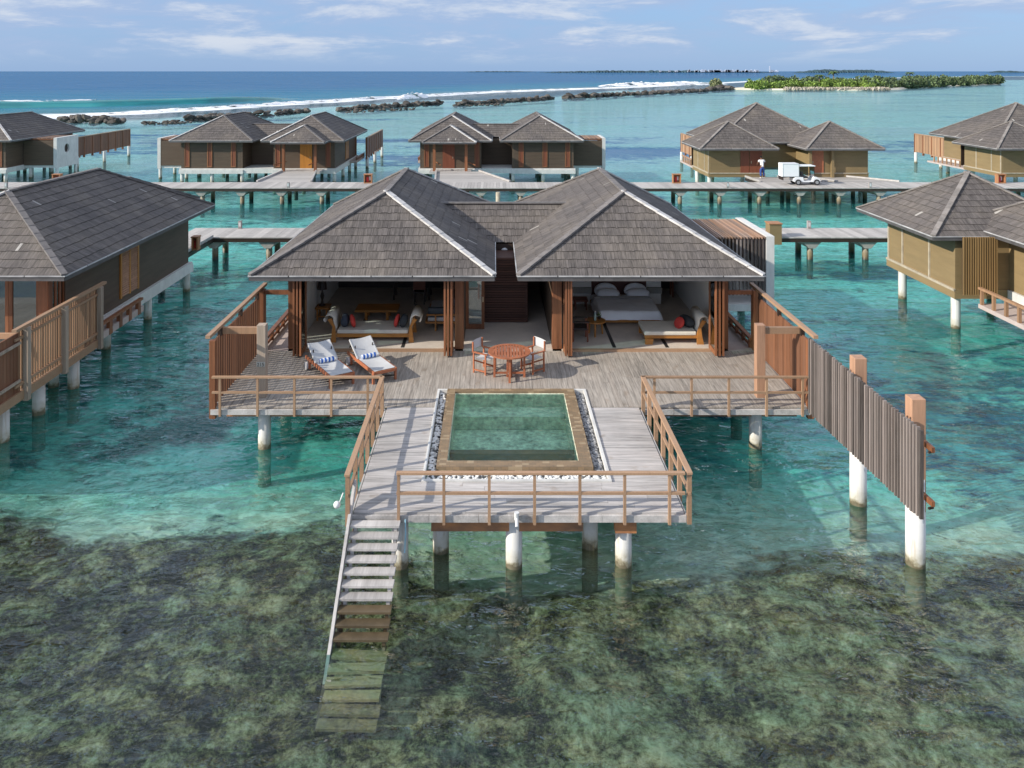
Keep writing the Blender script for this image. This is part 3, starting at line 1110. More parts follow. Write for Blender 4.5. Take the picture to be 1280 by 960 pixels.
# ------------------------------------------------------------------ closed neighbour villas of the same kind
def shell_villa(label, group=None):
    v = thing('overwater_villa', ((2 * MIRROR - .36) if MIRROR is not None else .36, 30.0, 0), label, 'villa', group)
    twin_roofs(v)
    zf = 1.28
    MB().box(-6.5, 7.35, 24.6, 36.0, .85, zf).build('floor_slab', M['white_concrete'], v)
    for sx in (lambda x: x, lambda x: .85 - x):
        a_, b_ = sorted((sx(7.35), sx(8.0)))
        MB().box(a_, b_, 24.6, 29.5, 1.0, 1.22).build('side_walkway', M['pink_walk'], v)
        kb = MB()
        for i in range(7):
            a_, b_ = sorted((sx(7.9), sx(8.02)))
            kb.box(a_, b_, 24.7 + i * .72, 24.9 + i * .72, 1.0, 1.45)
        kb.beam((sx(7.96), 24.6, 1.5), (sx(7.96), 29.4, 1.5), .14, .08)
        kb.build('kerb_rail', M['teak'], v)
    wz = ZE - .10
    W = MB()
    for xa, xb in ((-6.35, -.95), (1.78, 7.2)):
        W.box(xa, xa + .15, 25.6, 35.9, zf, wz).box(xb - .15, xb, 25.6, 35.9, zf, wz)
        W.box(xa + .15, xb - .15, 35.75, 35.9, zf, wz)
    W.box(-.95, 1.78, 33.0, 33.15, zf, wz)
    wall = W.build('wall', M['siding'], v)
    MB().box(-6.15, -1.15, 29.5, 29.65, zf, wz).box(1.98, 7.0, 29.5, 29.65, zf, wz).box(-.9, 1.7, 30, 30.1, zf, wz).build('inner_wall', M['plaster'], v)
    # glazed front
    for xa, xb in ((-6.35, -.95), (1.78, 7.2)):
        for px in (xa, xb - .28):
            MB().box(px, px + .28, 24.6, 24.88, zf - .03, wz).build('pillar', M['teak'], v, bevel=.015)
        n = 5
        for i in range(n):
            a = xa + .3 + i * (xb - xa - .6) / n
            door_leaf(v, a, a + (xb - xa - .6) / n - .01, 24.68, 24.74, zf, wz - .1, .11)
        for x in (xa + .04, xb - .10):
            for k in range(3):
                door_leaf(v, x, x + .06, 24.9 + k * .24, 25.13 + k * .24, zf, wz, .05)
    # louvred window in the long outer wall
    for sx in (lambda x: x, lambda x: .85 - x):
        lw = MB()
        a_, b_ = sorted((sx(7.2), sx(7.25)))
        for y in (29.3, 30.0, 30.7):
            lw.box(a_, b_, y, y + .12, 1.5, 3.55)
        wn_ = lw.build('louvred_window', M['door_amber'], v)
        sl = MB()
        for k in range(24):
            z = 1.56 + k * .083
            for y in (29.71, 30.41):
                sl.obox((sx(7.22), y, z), (.05, .56, .06), Matrix.Rotation(.6 if sx(1) == 1 else -.6, 3, 'Y'))
        sl.build('louvres', M['post_wood'], wn_)
    # rear face: tall narrow windows, porch, door
    for x in (2.35, 4.45, 6.45, -6.0, -1.55):
        f = MB()
        f.box(x, x + .09, 35.9, 35.95, zf + .1, wz - .05).box(x + .36, x + .45, 35.9, 35.95, zf + .1, wz - .05)
        f.box(x + .09, x + .36, 35.9, 35.95, zf + .1, zf + .2)
        fo = f.build('narrow_window', M['teak'], v)
        MB().box(x + .09, x + .36, 35.9, 35.925, zf + .2, wz - .05).build('shutter', M['door_red'], fo)
    hip_roof(v, -5.95, -1.35, 34.6, 38.3, ZE + .02, 5.05, 35.0, 36.0, soffit=False)
    for x in (-5.1, -2.35):
        MB().box(x, x + .24, 37.3, 37.54, .95, ZE - .1).build('porch_post', M['teak'], v, bevel=.01)
    MB().box(-5.4, -1.8, 36.0, 37.7, 1.0, 1.22).build('porch_floor', M['grey_board'], v)
    d = MB().box(-4.35, -3.3, 35.9, 35.95, zf, 3.4).build('door', M['door_amber'] if MIRROR is None else M['door_red'], v)
    MB().obox((-4.2 if MIRROR is None else -3.45, 36.0, 2.25), (.05, .06, .16)).build('handle', M['brass'], d)
    for xa, xb in ((-5.0, -4.4), (-2.3, -1.4)):
        MB().beam((xa, 36.6, 2.0), (xb, 37.6, 1.75), .07, .07).build('porch_rail', M['teak'], v)
    MB().box(-6.5, -.9, 35.95, 36.1, .82, 1.15).box(1.7, 7.35, 35.95, 36.1, .82, 1.15).build('edge_beam', M['white_concrete'], v)
    shower_block(v)
    for x in (-6.3, -3.6, -1.0, 1.85, 4.5, 7.15):
        for y in (25.0, 28.4, 31.8, 35.8):
            pile(v, x, y, .85, .155)
    return v


MIRROR = None
vilA = shell_villa('x')
MIRROR = .36
vilB = shell_villa('x')
MIRROR = None
CXV = .36
# neighbour on the left, facing the viewer
vilL = copy_tree(vilB)
vilL.location.x = CXV - 20.8
vilL['label'] = 'neighbouring villa cut off by the left frame edge with a long dark side wall'
GV = 'twin-pavilion villas beyond the far boardwalk'
def place_rear(src, cx, y_eave, label, copy=True):
    v = copy_tree(src) if copy else src
    v.rotation_euler = (0, 0, math.pi)
    v.location = (cx, y_eave + (36.5 - 30.0), 0)
    v['label'] = label
    v['group'] = GV
    return v
place_rear(vilA, -20.8, 70.0, 'brown shingled villa with an amber entrance door and a porch on its right pavilion', copy=False)
place_rear(vilB, .15, 70.0, 'brown shingled villa straight behind the main roof, porch with red door on its left pavilion', copy=False)
place_rear(vilB, -50.1, 70.2, 'brown shingled villa at the far left whose white end wall has a round window')

# ------------------------------------------------------------------ the villa in the middle
F = 1.30
DZ = 1.25
main = thing('overwater_villa', (.36, 30.0, 0), 'open-fronted villa in the middle with two grey shingled pavilions above the pool deck', 'villa')
croof = twin_roofs(main)
WZ = ZE - .10
MB().box(-6.35, 7.2, 24.62, 35.9, .95, F).build('floor', M['beige_floor'], main)
for x in (-4.5, -2.9, 3.66, 5.3):
    MB().box(x, x + .11, 24.75, 29.3, F, F + .004).build('floor_inlay', M['black_stone'], main)
for xa, xb in ((-6.1, -1.25), (2.1, 7.0)):
    MB().box(xa, xb, 24.5, 24.618, F - .08, F + .02).build('threshold', M['teak_rail'], main)
wl = MB()
wl.box(-6.35, -6.22, 25.7, 35.9, F, WZ).box(-1.1, -.95, 25.3, 35.9, F, WZ)
wl.box(1.78, 1.93, 25.0, 35.9, F, WZ).box(7.07, 7.2, 25.7, 35.9, F, WZ)
wl.box(-6.22, -1.1, 35.75, 35.9, F, WZ).box(1.93, 7.07, 35.75, 35.9, F, WZ).box(-.95, 1.78, 31.6, 31.75, F, WZ)
wl.build('wall', M['siding'], main)
MB().box(-6.218, -6.16, 25.75, 31.6, F, WZ).build('inner_wall', M['plaster'], main)
MB().box(7.0, 7.066, 25.75, 31.6, F, WZ).build('inner_wall', M['plaster'], main)
MB().box(-6.16, -1.1, 31.6, 31.7, F, WZ).build('back_wall', M['dark_wall'], main)
MB().box(-1.16, -1.102, 25.4, 31.6, F, WZ).build('inner_wall', M['dark_wall'], main)
MB().box(1.932, 2.72, 29.4, 29.5, F, WZ).build('wardrobe_front', M['dark_slats'], main)
MB().box(2.72, 3.56, 29.4, 29.5, F, WZ).build('bed_wall', M['plaster'], main)
MB().box(5.58, 6.12, 29.4, 29.5, F, WZ).build('bed_wall', M['plaster'], main)
MB().box(3.56, 5.58, 29.38, 29.5, F, WZ).build('headboard_panel', M['headboard'], main)
for xa, xb in ((2.72, 3.56), (5.58, 6.12)):
    MB().box(xa, xb, 29.25, 29.397, F + .42, F + .62).build('wall_shelf', M['concrete_grey'], main)
MB().box(6.12, 7.0, 31.5, 31.6, F, WZ).build('back_wall', M['dark_wall'], main)
# wall lamp
l_ = MB()
for dx in (-.07, .055):
    l_.box(5.86 + dx, 5.875 + dx, 29.30, 29.398, F + 1.28, F + 1.75)
l_.box(5.79, 5.93, 29.3, 29.398, F + 1.75, F + 1.77).box(5.79, 5.93, 29.3, 29.398, F + 1.26, F + 1.28)
lp = l_.build('wall_lamp', M['dark_wood'], main)
MB().box(5.82, 5.90, 29.32, 29.396, F + 1.30, F + 1.73).build('lamp_shade', M['canvas'], lp)
# pillars and stacks of folding doors
for x0, x1 in ((-6.35, -6.12), (-1.22, -.95), (1.78, 2.08), (6.95, 7.2)):
    MB().box(x0, x1, 24.62, 24.95, DZ - .02, WZ).build('pillar', M['teak'], main, bevel=.012)
for x in (-6.05, -5.95, -5.85, -1.52, -1.42, -1.32, 2.12, 2.2, 2.28, 6.62, 6.73, 6.84):
    door_leaf(main, x, x + .055, 23.98, 24.72, F + .01, WZ - .02, .08, 'teak')
for y in (25.05, 25.38):
    MB().box(-6.35, -6.2, y, y + .16, F, WZ).build('side_post', M['teak'], main)
    MB().box(7.05, 7.2, y, y + .16, F, WZ).build('side_post', M['teak'], main)
for xs_ in (-6.28, 7.12):
    for y in (24.95, 25.21, 25.54):
        MB().box(xs_ - .004, xs_ + .004, y + .002, y + .10 if y < 25 else y + .165, F + .05, WZ).build('pane', M['glass'], main)
# the courtyard between the pavilions
gd = door_leaf(main, -.95, -.33, 26.5, 26.56, F + .01, WZ - .25, .10, 'teak', 'glass_door')
MB().obox((-.38, 26.47, F + 1.0), (.035, .06, .16)).build('handle', M['brass'], gd)
MB().box(-.93, -.36, 27.3, 27.35, F, WZ).build('courtyard_wall', M['white_concrete'], main)
sl = MB()
for i in range(26):
    z = F + .03 + i * .084
    sl.box(-.36, 1.13, 27.2, 27.24, z, z + .06)
sl.box(-.34, 1.11, 27.242, 28.4, F, F + 2.2)
sl.build('slatted_core', M['dark_slats'], main)
MB().box(-.02, .74, 28.45, 28.6, 3.30, ZE - .05).build('lamp_panel', M['dark_wood'], main)
MB().ball((.36, 28.44, 3.50), (.11, .05, .07)).build('ceiling_lamp', M['canvas'], main, smooth=True)
MB().box(-.3, 1.0, 28.42, 28.6, 3.13, 3.27).build('beam', M['amber_wood'], main)
# side walkways with low kerb rails
for sx in (lambda x: x, lambda x: .85 - x):
    a, b = sorted((sx(7.22), sx(8.0)))
    MB().box(a, b, 24.62, 30.2, 1.0, 1.24).build('side_walkway', M['pink_walk'], main)
    kb = MB()
    a, b = sorted((sx(7.93), sx(8.03)))
    for i in range(8):
        kb.box(a, b, 24.9 + i * .68, 25.02 + i * .68, 1.24, 1.50)
    kb.beam((sx(7.98), 24.8, 1.54), (sx(7.98), 29.9, 1.54), .13, .08)
    kb.beam((sx(7.98), 24.8, 1.32), (sx(7.98), 29.9, 1.32), .05, .09)
    kb.build('kerb_rail', M['teak'], main)
shower_block(main)
for x in (-6.2, -3.6, -1.0, 1.85, 4.5, 7.0):
    for y in (25.6, 28.6, 31.8, 35.6):
        pile(main, x, y, .95, .165)

# ------------------------------------------------------------------ timber deck with the plunge pool
deck = thing('timber_deck', (.45, 20.0, 0), 'weathered grey timber deck in front of the middle villa, around the plunge pool', 'deck')


def planks(parent, x0, x1, y0, y1, z, along, mat, wd=.145, holes=(), th=.035, maxlen=2.6, name='planking', mb=None, keep=False):
    mb = mb or MB()
    if along == 'y':
        n = round((x1 - x0) / wd)
        wd = (x1 - x0) / n
        for i in range(n):
            a, b = x0 + i * wd + .002, x0 + (i + 1) * wd - .002
            spans = [(y0, y1)]
            for hx0, hx1, hy0, hy1 in holes:
                if b > hx0 and a < hx1:
                    spans = [(s0, s1) for q in spans for s0, s1 in ((q[0], min(q[1], hy0)), (max(q[0], hy1), q[1])) if s1 - s0 > .01]
            for s0, s1 in spans:
                p = s0
                while p < s1 - .01:
                    q = min(s1, p + R.uniform(.5, 1) * maxlen)
                    if s1 - q < .4: q = s1
                    mb.box(a, b, p + .002, q - .002, z - th, z + R.uniform(-.003, .003))
                    p = q
    else:
        n = round((y1 - y0) / wd)
        wd = (y1 - y0) / n
        for i in range(n):
            a, b = y0 + i * wd + .002, y0 + (i + 1) * wd - .002
            spans = [(x0, x1)]
            for hx0, hx1, hy0, hy1 in holes:
                if b > hy0 and a < hy1:
                    spans = [(s0, s1) for q in spans for s0, s1 in ((q[0], min(q[1], hx0)), (max(q[0], hx1), q[1])) if s1 - s0 > .01]
            for s0, s1 in spans:
                p = s0
                while p < s1 - .01:
                    q = min(s1, p + R.uniform(.6, 1) * maxlen)
                    if s1 - q < .4: q = s1
                    mb.box(p + .002, q - .002, a, b, z - th, z + R.uniform(-.003, .003))
                    p = q
    if keep: return mb
    return mb.build(name, M[mat], parent, recalc=False)


HOLE = (-1.53, 2.46, 16.76, 21.6)
planks(deck, -1.53 - 40 * .1425, 2.46 + 39 * .1425, 20.5, 24.6, DZ, 'y', 'deck_upper', .1425, [(-1.529, 2.459, 16.76, 21.6)])
lower = planks(deck, -2.75, 3.70, 15.62, 16.758, DZ - .012, 'x', 'deck_lower', .163, maxlen=3.2, keep=True)
planks(deck, -2.75, 3.70, 16.76, 20.49, DZ - .012, 'x', 'deck_lower', .17, [HOLE], maxlen=3.2, mb=lower)
fb = MB()
for x0, x1, y in ((-7.26, -2.8, 20.45), (3.75, 8.07, 20.45), (-2.78, 3.74, 15.58)):
    p = x0
    while p < x1 - .01:
        q = min(x1, p + R.uniform(.8, 1.6))
        fb.box(p + .003, q - .003, y - .02, y + .06, DZ - .18, DZ - .05)
        p = q
fb.box(-2.80, -2.77, 15.61, 20.42, DZ - .18, DZ - .03).box(3.72, 3.75, 15.61, 20.42, DZ - .18, DZ - .03)
fb.box(-7.26, -7.23, 20.5, 24.6, DZ - .18, DZ - .03).box(8.05, 8.08, 20.5, 24.6, DZ - .18, DZ - .03)
fb.build('fascia', M['grey_board'], deck)
for x0, x1, y in ((-1.25, 1.75, 15.92), (2.38, 2.80, 15.85), (-7.0, -2.9, 21.0), (3.9, 7.9, 21.0), (-7.0, 7.9, 23.6), (-2.6, 3.5, 18.5)):
    MB().box(x0, x1, y - .1, y + .1, DZ - .50 if y < 17 else DZ - .42, DZ - .20).build('bearer', M['rust_beam'], deck)
for x, y, mt in ((-1.10, 16.45, 'pile_white'), (.39, 15.95, 'pile_white'), (1.98, 16.6, 'pile_white'), (2.58, 16.0, 'pile_white'), (-1.88, 15.95, 'pile_white'),
                 (-6.02, 20.95, 'pile_white'), (6.85, 21.0, 'pile_white'), (-2.2, 19.5, 'pile_white'), (3.2, 19.5, 'pile_white'), (-3.4, 22.8, 'pile_white'), (4.6, 22.8, 'pile_white'), (-6.2, 23.8, 'pile_white'), (7.2, 23.8, 'pile_white')):
    o = pile(deck, x, y, DZ - .22, .165)
    smooth_sides(o)
# small fittings on the deck edge
tp = MB().cyl((.43, 15.50, 1.16), (.43, 15.50, 1.30), .045, .05, 10)
tp.cyl((.43, 15.46, 1.2), (.43, 15.36, 1.10), .03, .03, 8)
o = tp.build('water_tap', M['pipe_white'], None)
tag(o, 'small white water tap fixed to the front edge of the deck', 'tap')
rp = MB().tube([(-1.73, 15.52, 1.15), (-1.72, 15.5, .9), (-1.73, 15.5, .72), (-1.74, 15.5, .52)], .013, 6)
o = rp.build('rope', M['rope_blue'], None)
tag(o, 'pale blue rope hanging from the deck edge beside the stairs', 'rope')
bl = MB().ball((-3.05, 15.5, 1.45), (.07, .07, .07), 12, 8).cyl((-3.0, 15.5, 1.5), (-2.93, 15.5, 1.68), .012, .012, 6)
o = bl.build('globe_lamp', M['pipe_white'], None, smooth=True)
tag(o, 'white globe lamp on the outer side of the left stair rail', 'lamp')

# pool
pool = thing('plunge_pool', (.43, 19.4, 0), 'square plunge pool with brown stone rim and green water, sunk in the deck', 'pool')
PX0, PX1, PY0, PY1 = -1.26, 2.14, 17.3, 21.55
IX0, IX1, IY0, IY1 = -1.04, 1.86, 17.57, 21.35
ZP = 1.30
rim = MB()
rim.box(PX0, IX0, PY0, PY1, .9, ZP).box(IX1, PX1, PY0, PY1, .9, ZP).box(IX0, IX1, PY0, IY0, .9, ZP).box(IX0, IX1, IY1, PY1, .9, ZP)
rim.build('rim', M['pool_tile'], pool)
bs = MB()
bs.box(IX0, IX1, IY0, IY1, .40, .56)
bs.box(IX0, IX0 + .012, IY0, IY1, .56, 1.25).box(IX1 - .012, IX1, IY0, IY1, .56, 1.25).box(IX0 + .012, IX1 - .012, IY1 - .012, IY1, .56, 1.25).box(IX0 + .012, IX1 - .012, IY0, IY0 + .012, .56, 1.25)
bs.build('basin', M['basin_tile'], pool)
MB().box(IX0 + .013, IX1 - .013, 20.72, IY1 - .013, .57, .90).build('bench', M['basin_tile'], pool)
w_ = MB()
w_.add([(IX0 + .013, IY0 + .013, 1.235), (IX1 - .013, IY0 + .013, 1.235), (IX1 - .013, IY1 - .013, 1.235), (IX0 + .013, IY1 - .013, 1.235)], [(0, 1, 2, 3)])
w_.build('water_surface', M['pool_water'], pool, recalc=False)
kb = MB()
kb.box(-1.53, -1.47, 16.76, 21.6, 1.12, 1.275).box(2.40, 2.46, 16.76, 21.6, 1.12, 1.275).box(-1.47, 2.40, 16.76, 16.83, 1.12, 1.275)
kb.box(-1.47, PX0, 21.53, 21.6, 1.12, 1.275).box(PX1, 2.40, 21.53, 21.6, 1.12, 1.275)
kb.build('kerb', M['white_concrete'], pool)
MB().box(-1.465, PX0, 16.835, 21.525, 1.00, 1.12).box(PX1, 2.395, 16.835, 21.525, 1.00, 1.12).box(PX0, PX1, 16.835, PY0, 1.00, 1.12).build('gravel_tray', M['concrete_grey'], pool)


def pebbles(name, x0, x1, y0, y1, n, mat, label):
    mb = MB()
    for i in range(n):
        q = R.uniform(.022, .05)
        mb.ball((R.uniform(x0 + q, x1 - q), R.uniform(y0 + q, y1 - q), 1.125 + q * .5 + R.uniform(0, .05)),
                (q * R.uniform(.8, 1.3), q * R.uniform(.7, 1.2), q * .7), 7, 5, Matrix.Rotation(R.uniform(0, 3), 3, 'Z'))
    o = mb.build(name, M[mat], None, smooth=True)
    tag(o, label, 'pebbles', kind='stuff')


pebbles('white_pebbles', -1.47, PX0, 16.83, 21.53, 900, 'pebble', 'white and black pebbles along the left side of the pool')
pebbles('grey_pebbles', PX1, 2.40, 17.25, 21.53, 900, 'pebble_dark', 'grey pebbles along the right side of the pool')
pebbles('front_pebbles', -1.25, 2.40, 16.83, PY0, 1500, 'pebble', 'white pebbles along the front of the pool behind the railing')


# ------------------------------------------------------------------ railings
def railing(label, p0, p1, posts, outer, post_bot=1.05, name='deck_railing', w=.055, top=2.05, mid=1.66, topw=.09):
    """rail from p0 to p1 (x, y); posts at given fractions; outer = offset of posts to the fascia"""
    a, b = Vector((*p0, 0)), Vector((*p1, 0))
    v = thing(name, ((a.x + b.x) / 2, (a.y + b.y) / 2, 1.0), label, 'railing')
    up = Vector((0, 0, 1))
    MB().beam(a + up * top, b + up * top, topw, .05).build('handrail', M['teak_rail'], v, bevel=.006)
    MB().beam(a + up * mid, b + up * mid, .05, .05).build('mid_rail', M['teak_rail'], v)
    d = (b - a).normalized()
    for f in posts:
        p = a + d * f
        MB().beam(p + up * post_bot, p + up * (top - .02), w, w).build('post', M['teak_rail'], v)
    return v


railing('front railing of the deck running across behind which the pool lies', (-1.90, 15.53), (3.70, 15.53), [.04, .92, 1.80, 2.68, 3.56, 4.43, 5.30], 0)
railing('left wing railing between the privacy screen and the left pool rail', (-7.2, 20.40), (-2.85, 20.40), [.2, 1.16, 2.10, 3.04, 3.97], 0)
railing('right wing railing ending at the reddish privacy screen', (3.74, 20.40), (8.0, 20.40), [.34, 1.29, 2.24, 3.20, 4.12], 0)
v = railing('long left railing of the pool deck that ends at the stairs', (-2.86, 20.42), (-2.84, 15.42), [.05, .85, 1.65, 2.45, 3.25, 4.05, 4.92], 0, top=2.05, w=.085, topw=.11)
v = railing('long right railing of the pool deck, opposite the stairs', (3.79, 20.42), (3.79, 15.5), [.05, .85, 1.65, 2.45, 3.25, 4.05, 4.85], 0, top=2.05, w=.085, topw=.11)

# ------------------------------------------------------------------ stairs into the water
st = thing('water_stairs', (-2.3, 14.5, 0), 'weathered grey wooden stairs leading from the deck down into the water', 'stairs')
for i in range(16):
    if i < 10:
        z = DZ - .02 - (i + .75) * .113
        y = 15.55 - (i + .35) * .182
    else:
        z = .035 - (i - 9) * .062
        y = 13.85 - (i - 9) * .215
    mt = 'grey_board' if i < 7 else ('wet_wood' if i < 10 else 'sunk_wood')
    t = MB()
    if i < 10:
        t.box(-2.76, -1.82, y - .17, y + .025, z - .045, z)
    else:
        t.obox((-2.29 + R.uniform(-.02, .02), y - .08, z - .02), (.95 + R.uniform(-.03, .03), .20, .05), Matrix.Rotation(R.uniform(-.05, .05), 3, 'Z') @ Matrix.Rotation(R.uniform(-.05, .05), 3, 'Y'))
    t.build('tread', M[mt], st, bevel=.004)
    for x in (-2.70, -1.93):
        if i < 10:
            MB().box(x, x + .06, y - .13, y - .07, z - .17, z - .046).build('cleat', M['grey_board' if i < 7 else 'wet_wood'], st)
for x, nm in ((-2.72, 0), (-1.9, 1)):
    MB().beam((x, 15.5, DZ - .30), (x, 12.9, DZ - .30 - 2.6 * .60), .05, .15).build('stringer', M['grey_post'], st)
MB().beam((-2.80, 16.08, 1.60), (-2.80, 13.2, 1.60 - 2.88 * .66), .055, .17).build('side_board', M['grey_board'], st)
MB().beam((-2.80, 13.195, 1.60 - 2.885 * .66), (-2.80, 12.6, 1.60 - 2.885 * .66 - .28), .055, .17).build('side_board', M['wet_wood'], st)

# ------------------------------------------------------------------ privacy screens beside the deck
def screen(label, x, sgn):
    """boarded screen wall in a plane x = const with top rail, gate post and cross beams; sgn +1 on the right"""
    v = thing('privacy_screen', (x, 22.5, DZ), label, 'screen')
    b = MB()
    y = 20.62
    while y < 24.55:
        wd = R.uniform(.13, .17) if sgn > 0 else .12
        b.box(x - .02 + R.uniform(-.004, .004), x + .02, y, y + wd - .006, DZ - .05, 2.93)
        y += wd + (0 if sgn > 0 else .06)
    b.build('boarding', M['panel_wood'], v)
    MB().beam((x + sgn * .02, 20.2, 3.13), (x + sgn * .02, 25.3, 3.13), .12, .08).build('top_rail', M['teak_rail'], v)
    for y in (21.0, 22.7, 24.3):
        MB().box(x - .05, x + .05, y, y + .1, 2.9, 3.09).build('bracket', M['dark_wood'], v)
    MB().box(x - .12, x + .12, 24.62, 24.9, DZ - .05, 3.09).build('end_post', M['teak'], v, bevel=.01)
    MB().box(x - .08, x + .08, 20.46, 20.60, DZ - .3, 2.95).build('front_post', M['teak'], v, bevel=.01)
    xp = x - sgn * 1.08
    gp = MB().box(xp - .115, xp + .115, 21.05, 21.28, DZ, 3.16).build('gate_post', M['grey_post' if sgn < 0 else 'post_wood'], v, bevel=.008)
    a, c = sorted((xp + sgn * .117, x - sgn * .04))
    MB().box(a, c, 21.1, 21.2, 2.92, 3.09).build('cross_beam', M['slat_fresh' if sgn < 0 else 'teak_rail'], v)
    a, c = sorted((x - sgn * .13, (7.2 if sgn > 0 else -6.35)))
    MB().box(a, c, 24.70, 24.80, 2.95, 3.08).build('cross_beam', M['teak'], v)
    return v, gp


sl_, gpl = screen('dark brown boarded screen standing at the left end of the deck', -7.22, -1)
sr_, gpr = screen('reddish boarded screen standing at the right end of the deck', 8.1, 1)
pl = MB().box(-6.255, -6.035, 21.030, 21.046, 2.08, 2.20).build('number_plate', M['plate_pale'], gpl)
cu = bpy.data.curves.new('plate_digits', 'FONT')
cu.body = '215'
cu.size = .13
cu.align_x = 'CENTER'
cu.extrude = .003
tmp = bpy.data.objects.new('plate_digits', cu)
COL.objects.link(tmp)
bpy.context.view_layer.update()
dme = bpy.data.meshes.new_from_object(tmp)
bpy.data.objects.remove(tmp)
bpy.data.curves.remove(cu)
dme.materials.clear()
dme.materials.append(M['text_dark'])
to = bpy.data.objects.new('plate_digits', dme)
COL.objects.link(to)
to.rotation_euler = (math.pi / 2, 0, 0)
ob = base(sl_)
to.location = (-6.145 - ob[0], 21.026 - ob[1], 2.095 - ob[2])
to.parent = gpl

# slatted fence running out over the water
fe = thing('slatted_fence', (8.1, 17.8, 1.2), 'fence of thin grey upright slats jutting out over the water on two white piles', 'fence')
fs_ = MB()
n = 46
for i in range(n):
    t = i / (n - 1)
    y = 20.36 - t * 5.2
    x = 8.03 + .06 * t
    zt, zb = 3.05 + R.uniform(-.015, .015), 1.16 + .20 * t + R.uniform(-.015, .015)
    fs_.obox((x, y, (zt + zb) / 2), (.07, .05, zt - zb), Matrix.Rotation(R.uniform(-.06, .06), 3, 'Z'))
fs_.build('slats', M['slat_wood'], fe)
for z in (2.75, 1.62):
    MB().beam((8.13, 20.4, z - .0), (8.22, 14.98, z + (.0 if z > 2 else .12)), .06, .10).build('back_rail', M['teak'], fe)
for x, y in ((8.30, 18.25), (8.42, 16.0)):
    o = MB().box(x - .14, x + .14, y - .14, y + .14, 1.1, 3.34).build('post', M['post_wood'], fe, bevel=.012)
    o = pile(fe, x, y, 1.75, .185)
    smooth_sides(o)
for z in (1.95, 3.0):
    MB().beam((8.14, 15.0, z - .3), (8.25, 15.04, z - .3), .035, .035).build('bolt', M['dark_wood'], fe)

# the neighbour's screen, rail and deck corner at the left edge
ns = thing('privacy_screen', (-12.7, 23.0, DZ), 'orange sunlit slatted screen along the neighbouring deck at the left edge', 'screen')
b = MB()
y = 21.3
while y < 25.6:
    b.box(-12.72, -12.675, y, y + .085, 1.32, 2.92)
    y += .125
b.build('slats', M['slat_fresh'], ns)
MB().beam((-12.64, 21.05, 3.0), (-12.64, 25.95, 3.0), .13, .08).build('top_rail', M['teak_rail'], ns)
for z in (1.50, 2.74):
    MB().beam((-12.65, 21.1, z), (-12.65, 25.7, z), .05, .07).build('cross_rail', M['teak_rail'], ns)
for y in (21.55, 23.45, 25.55):
    MB().box(-12.66, -12.52, y - .08, y + .08, 1.0, 2.96).build('post', M['grey_post'], ns)
MB().beam((-12.66, 19.0, 1.18), (-12.66, 25.8, 1.18), .08, .24).build('sill', M['teak_rail'], ns)
pb = MB()
y = 19.0
while y < 21.25:
    pb.box(-12.72, -12.68, y, y + .142, 1.3, 2.88)
    y += .15
pb.build('boarding', M['panel_wood'], ns)
for z in (1.62, 2.62):
    MB().beam((-12.62, 19.0, z), (-12.62, 21.3, z), .05, .07).build('cross_rail', M['grey_post'], ns)
MB().box(-14.2, -12.75, 21.6, 21.7, 2.62, 2.76).build('cross_beam', M['slat_fresh'], ns)
nd = thing('timber_deck', (-16.0, 22.5, 0), 'corner of the neighbouring timber deck at the left frame edge', 'deck')
planks(nd, -20.0, -12.75, 19.0, 24.6, DZ, 'y', 'deck_upper')
for y in (21.3, 23.0, 24.9):
    smooth_sides(pile(nd, -13.1, y, 1.1, .17))


# ------------------------------------------------------------------ furniture on the deck
def rotz(a): return Matrix.Rotation(a, 3, 'Z')


def lounger(label):
    v = thing('sun_lounger', (0, 0, 0), label, 'sun lounger', 'sun loungers on the deck')
    # local: foot end at -y... head towards +y
    w2 = .33
    for s in (-1, 1):
        MB().beam((s * w2, -.02, .30), (s * w2, 1.95, .30), .045, .09).build('side_rail', M['redwood'], v, bevel=.005)
        MB().box(s * w2 - .028, s * w2 + .028, .02, .09, 0, .255).build('leg', M['redwood'], v)
        MB().box(s * w2 - .028, s * w2 + .028, 1.62, 1.69, .05, .255).build('leg', M['redwood'], v)
        wl_ = MB().cyl((s * (w2 + .03), 1.78, .11), (s * (w2 + .075), 1.78, .11), .11, .11, 18).build('wheel', M['canvas_grey'], v)
    MB().beam((-w2 + .03, 0, .30), (w2 - .03, 0, .30), .05, .07).build('end_rail', M['redwood'], v)
    MB().beam((-w2, .3, .12), (w2, .05, .12), .03, .03).build('brace', M['dark_wood'], v)
    MB().grid(lambda u, t: ((u - .5) * .62, .02 + t * 1.14, .352 - .035 * math.sin(math.pi * u) * math.sin(math.pi * t)), 8, 10).build('seat_sling', M['canvas'], v, smooth=True)
    e = rad(30)
    L = .74
    MB().grid(lambda u, t: ((u - .5) * .62, 1.17 + t * L * math.cos(e) + .03 * math.sin(math.pi * u) * math.sin(e), .36 + t * L * math.sin(e) - .03 * math.sin(math.pi * u)), 8, 8).build('back_sling', M['canvas'], v, smooth=True)
    for s in (-1, 1):
        MB().beam((s * .325, 1.17, .345), (s * .325, 1.17 + L * math.cos(e), .345 + L * math.sin(e)), .03, .04).build('back_rail', M['canvas'], v)
        MB().beam((s * .27, 1.52, .30), (s * .27, 1.5, .62), .025, .025).build('back_strut', M['dark_wood'], v)
    return v


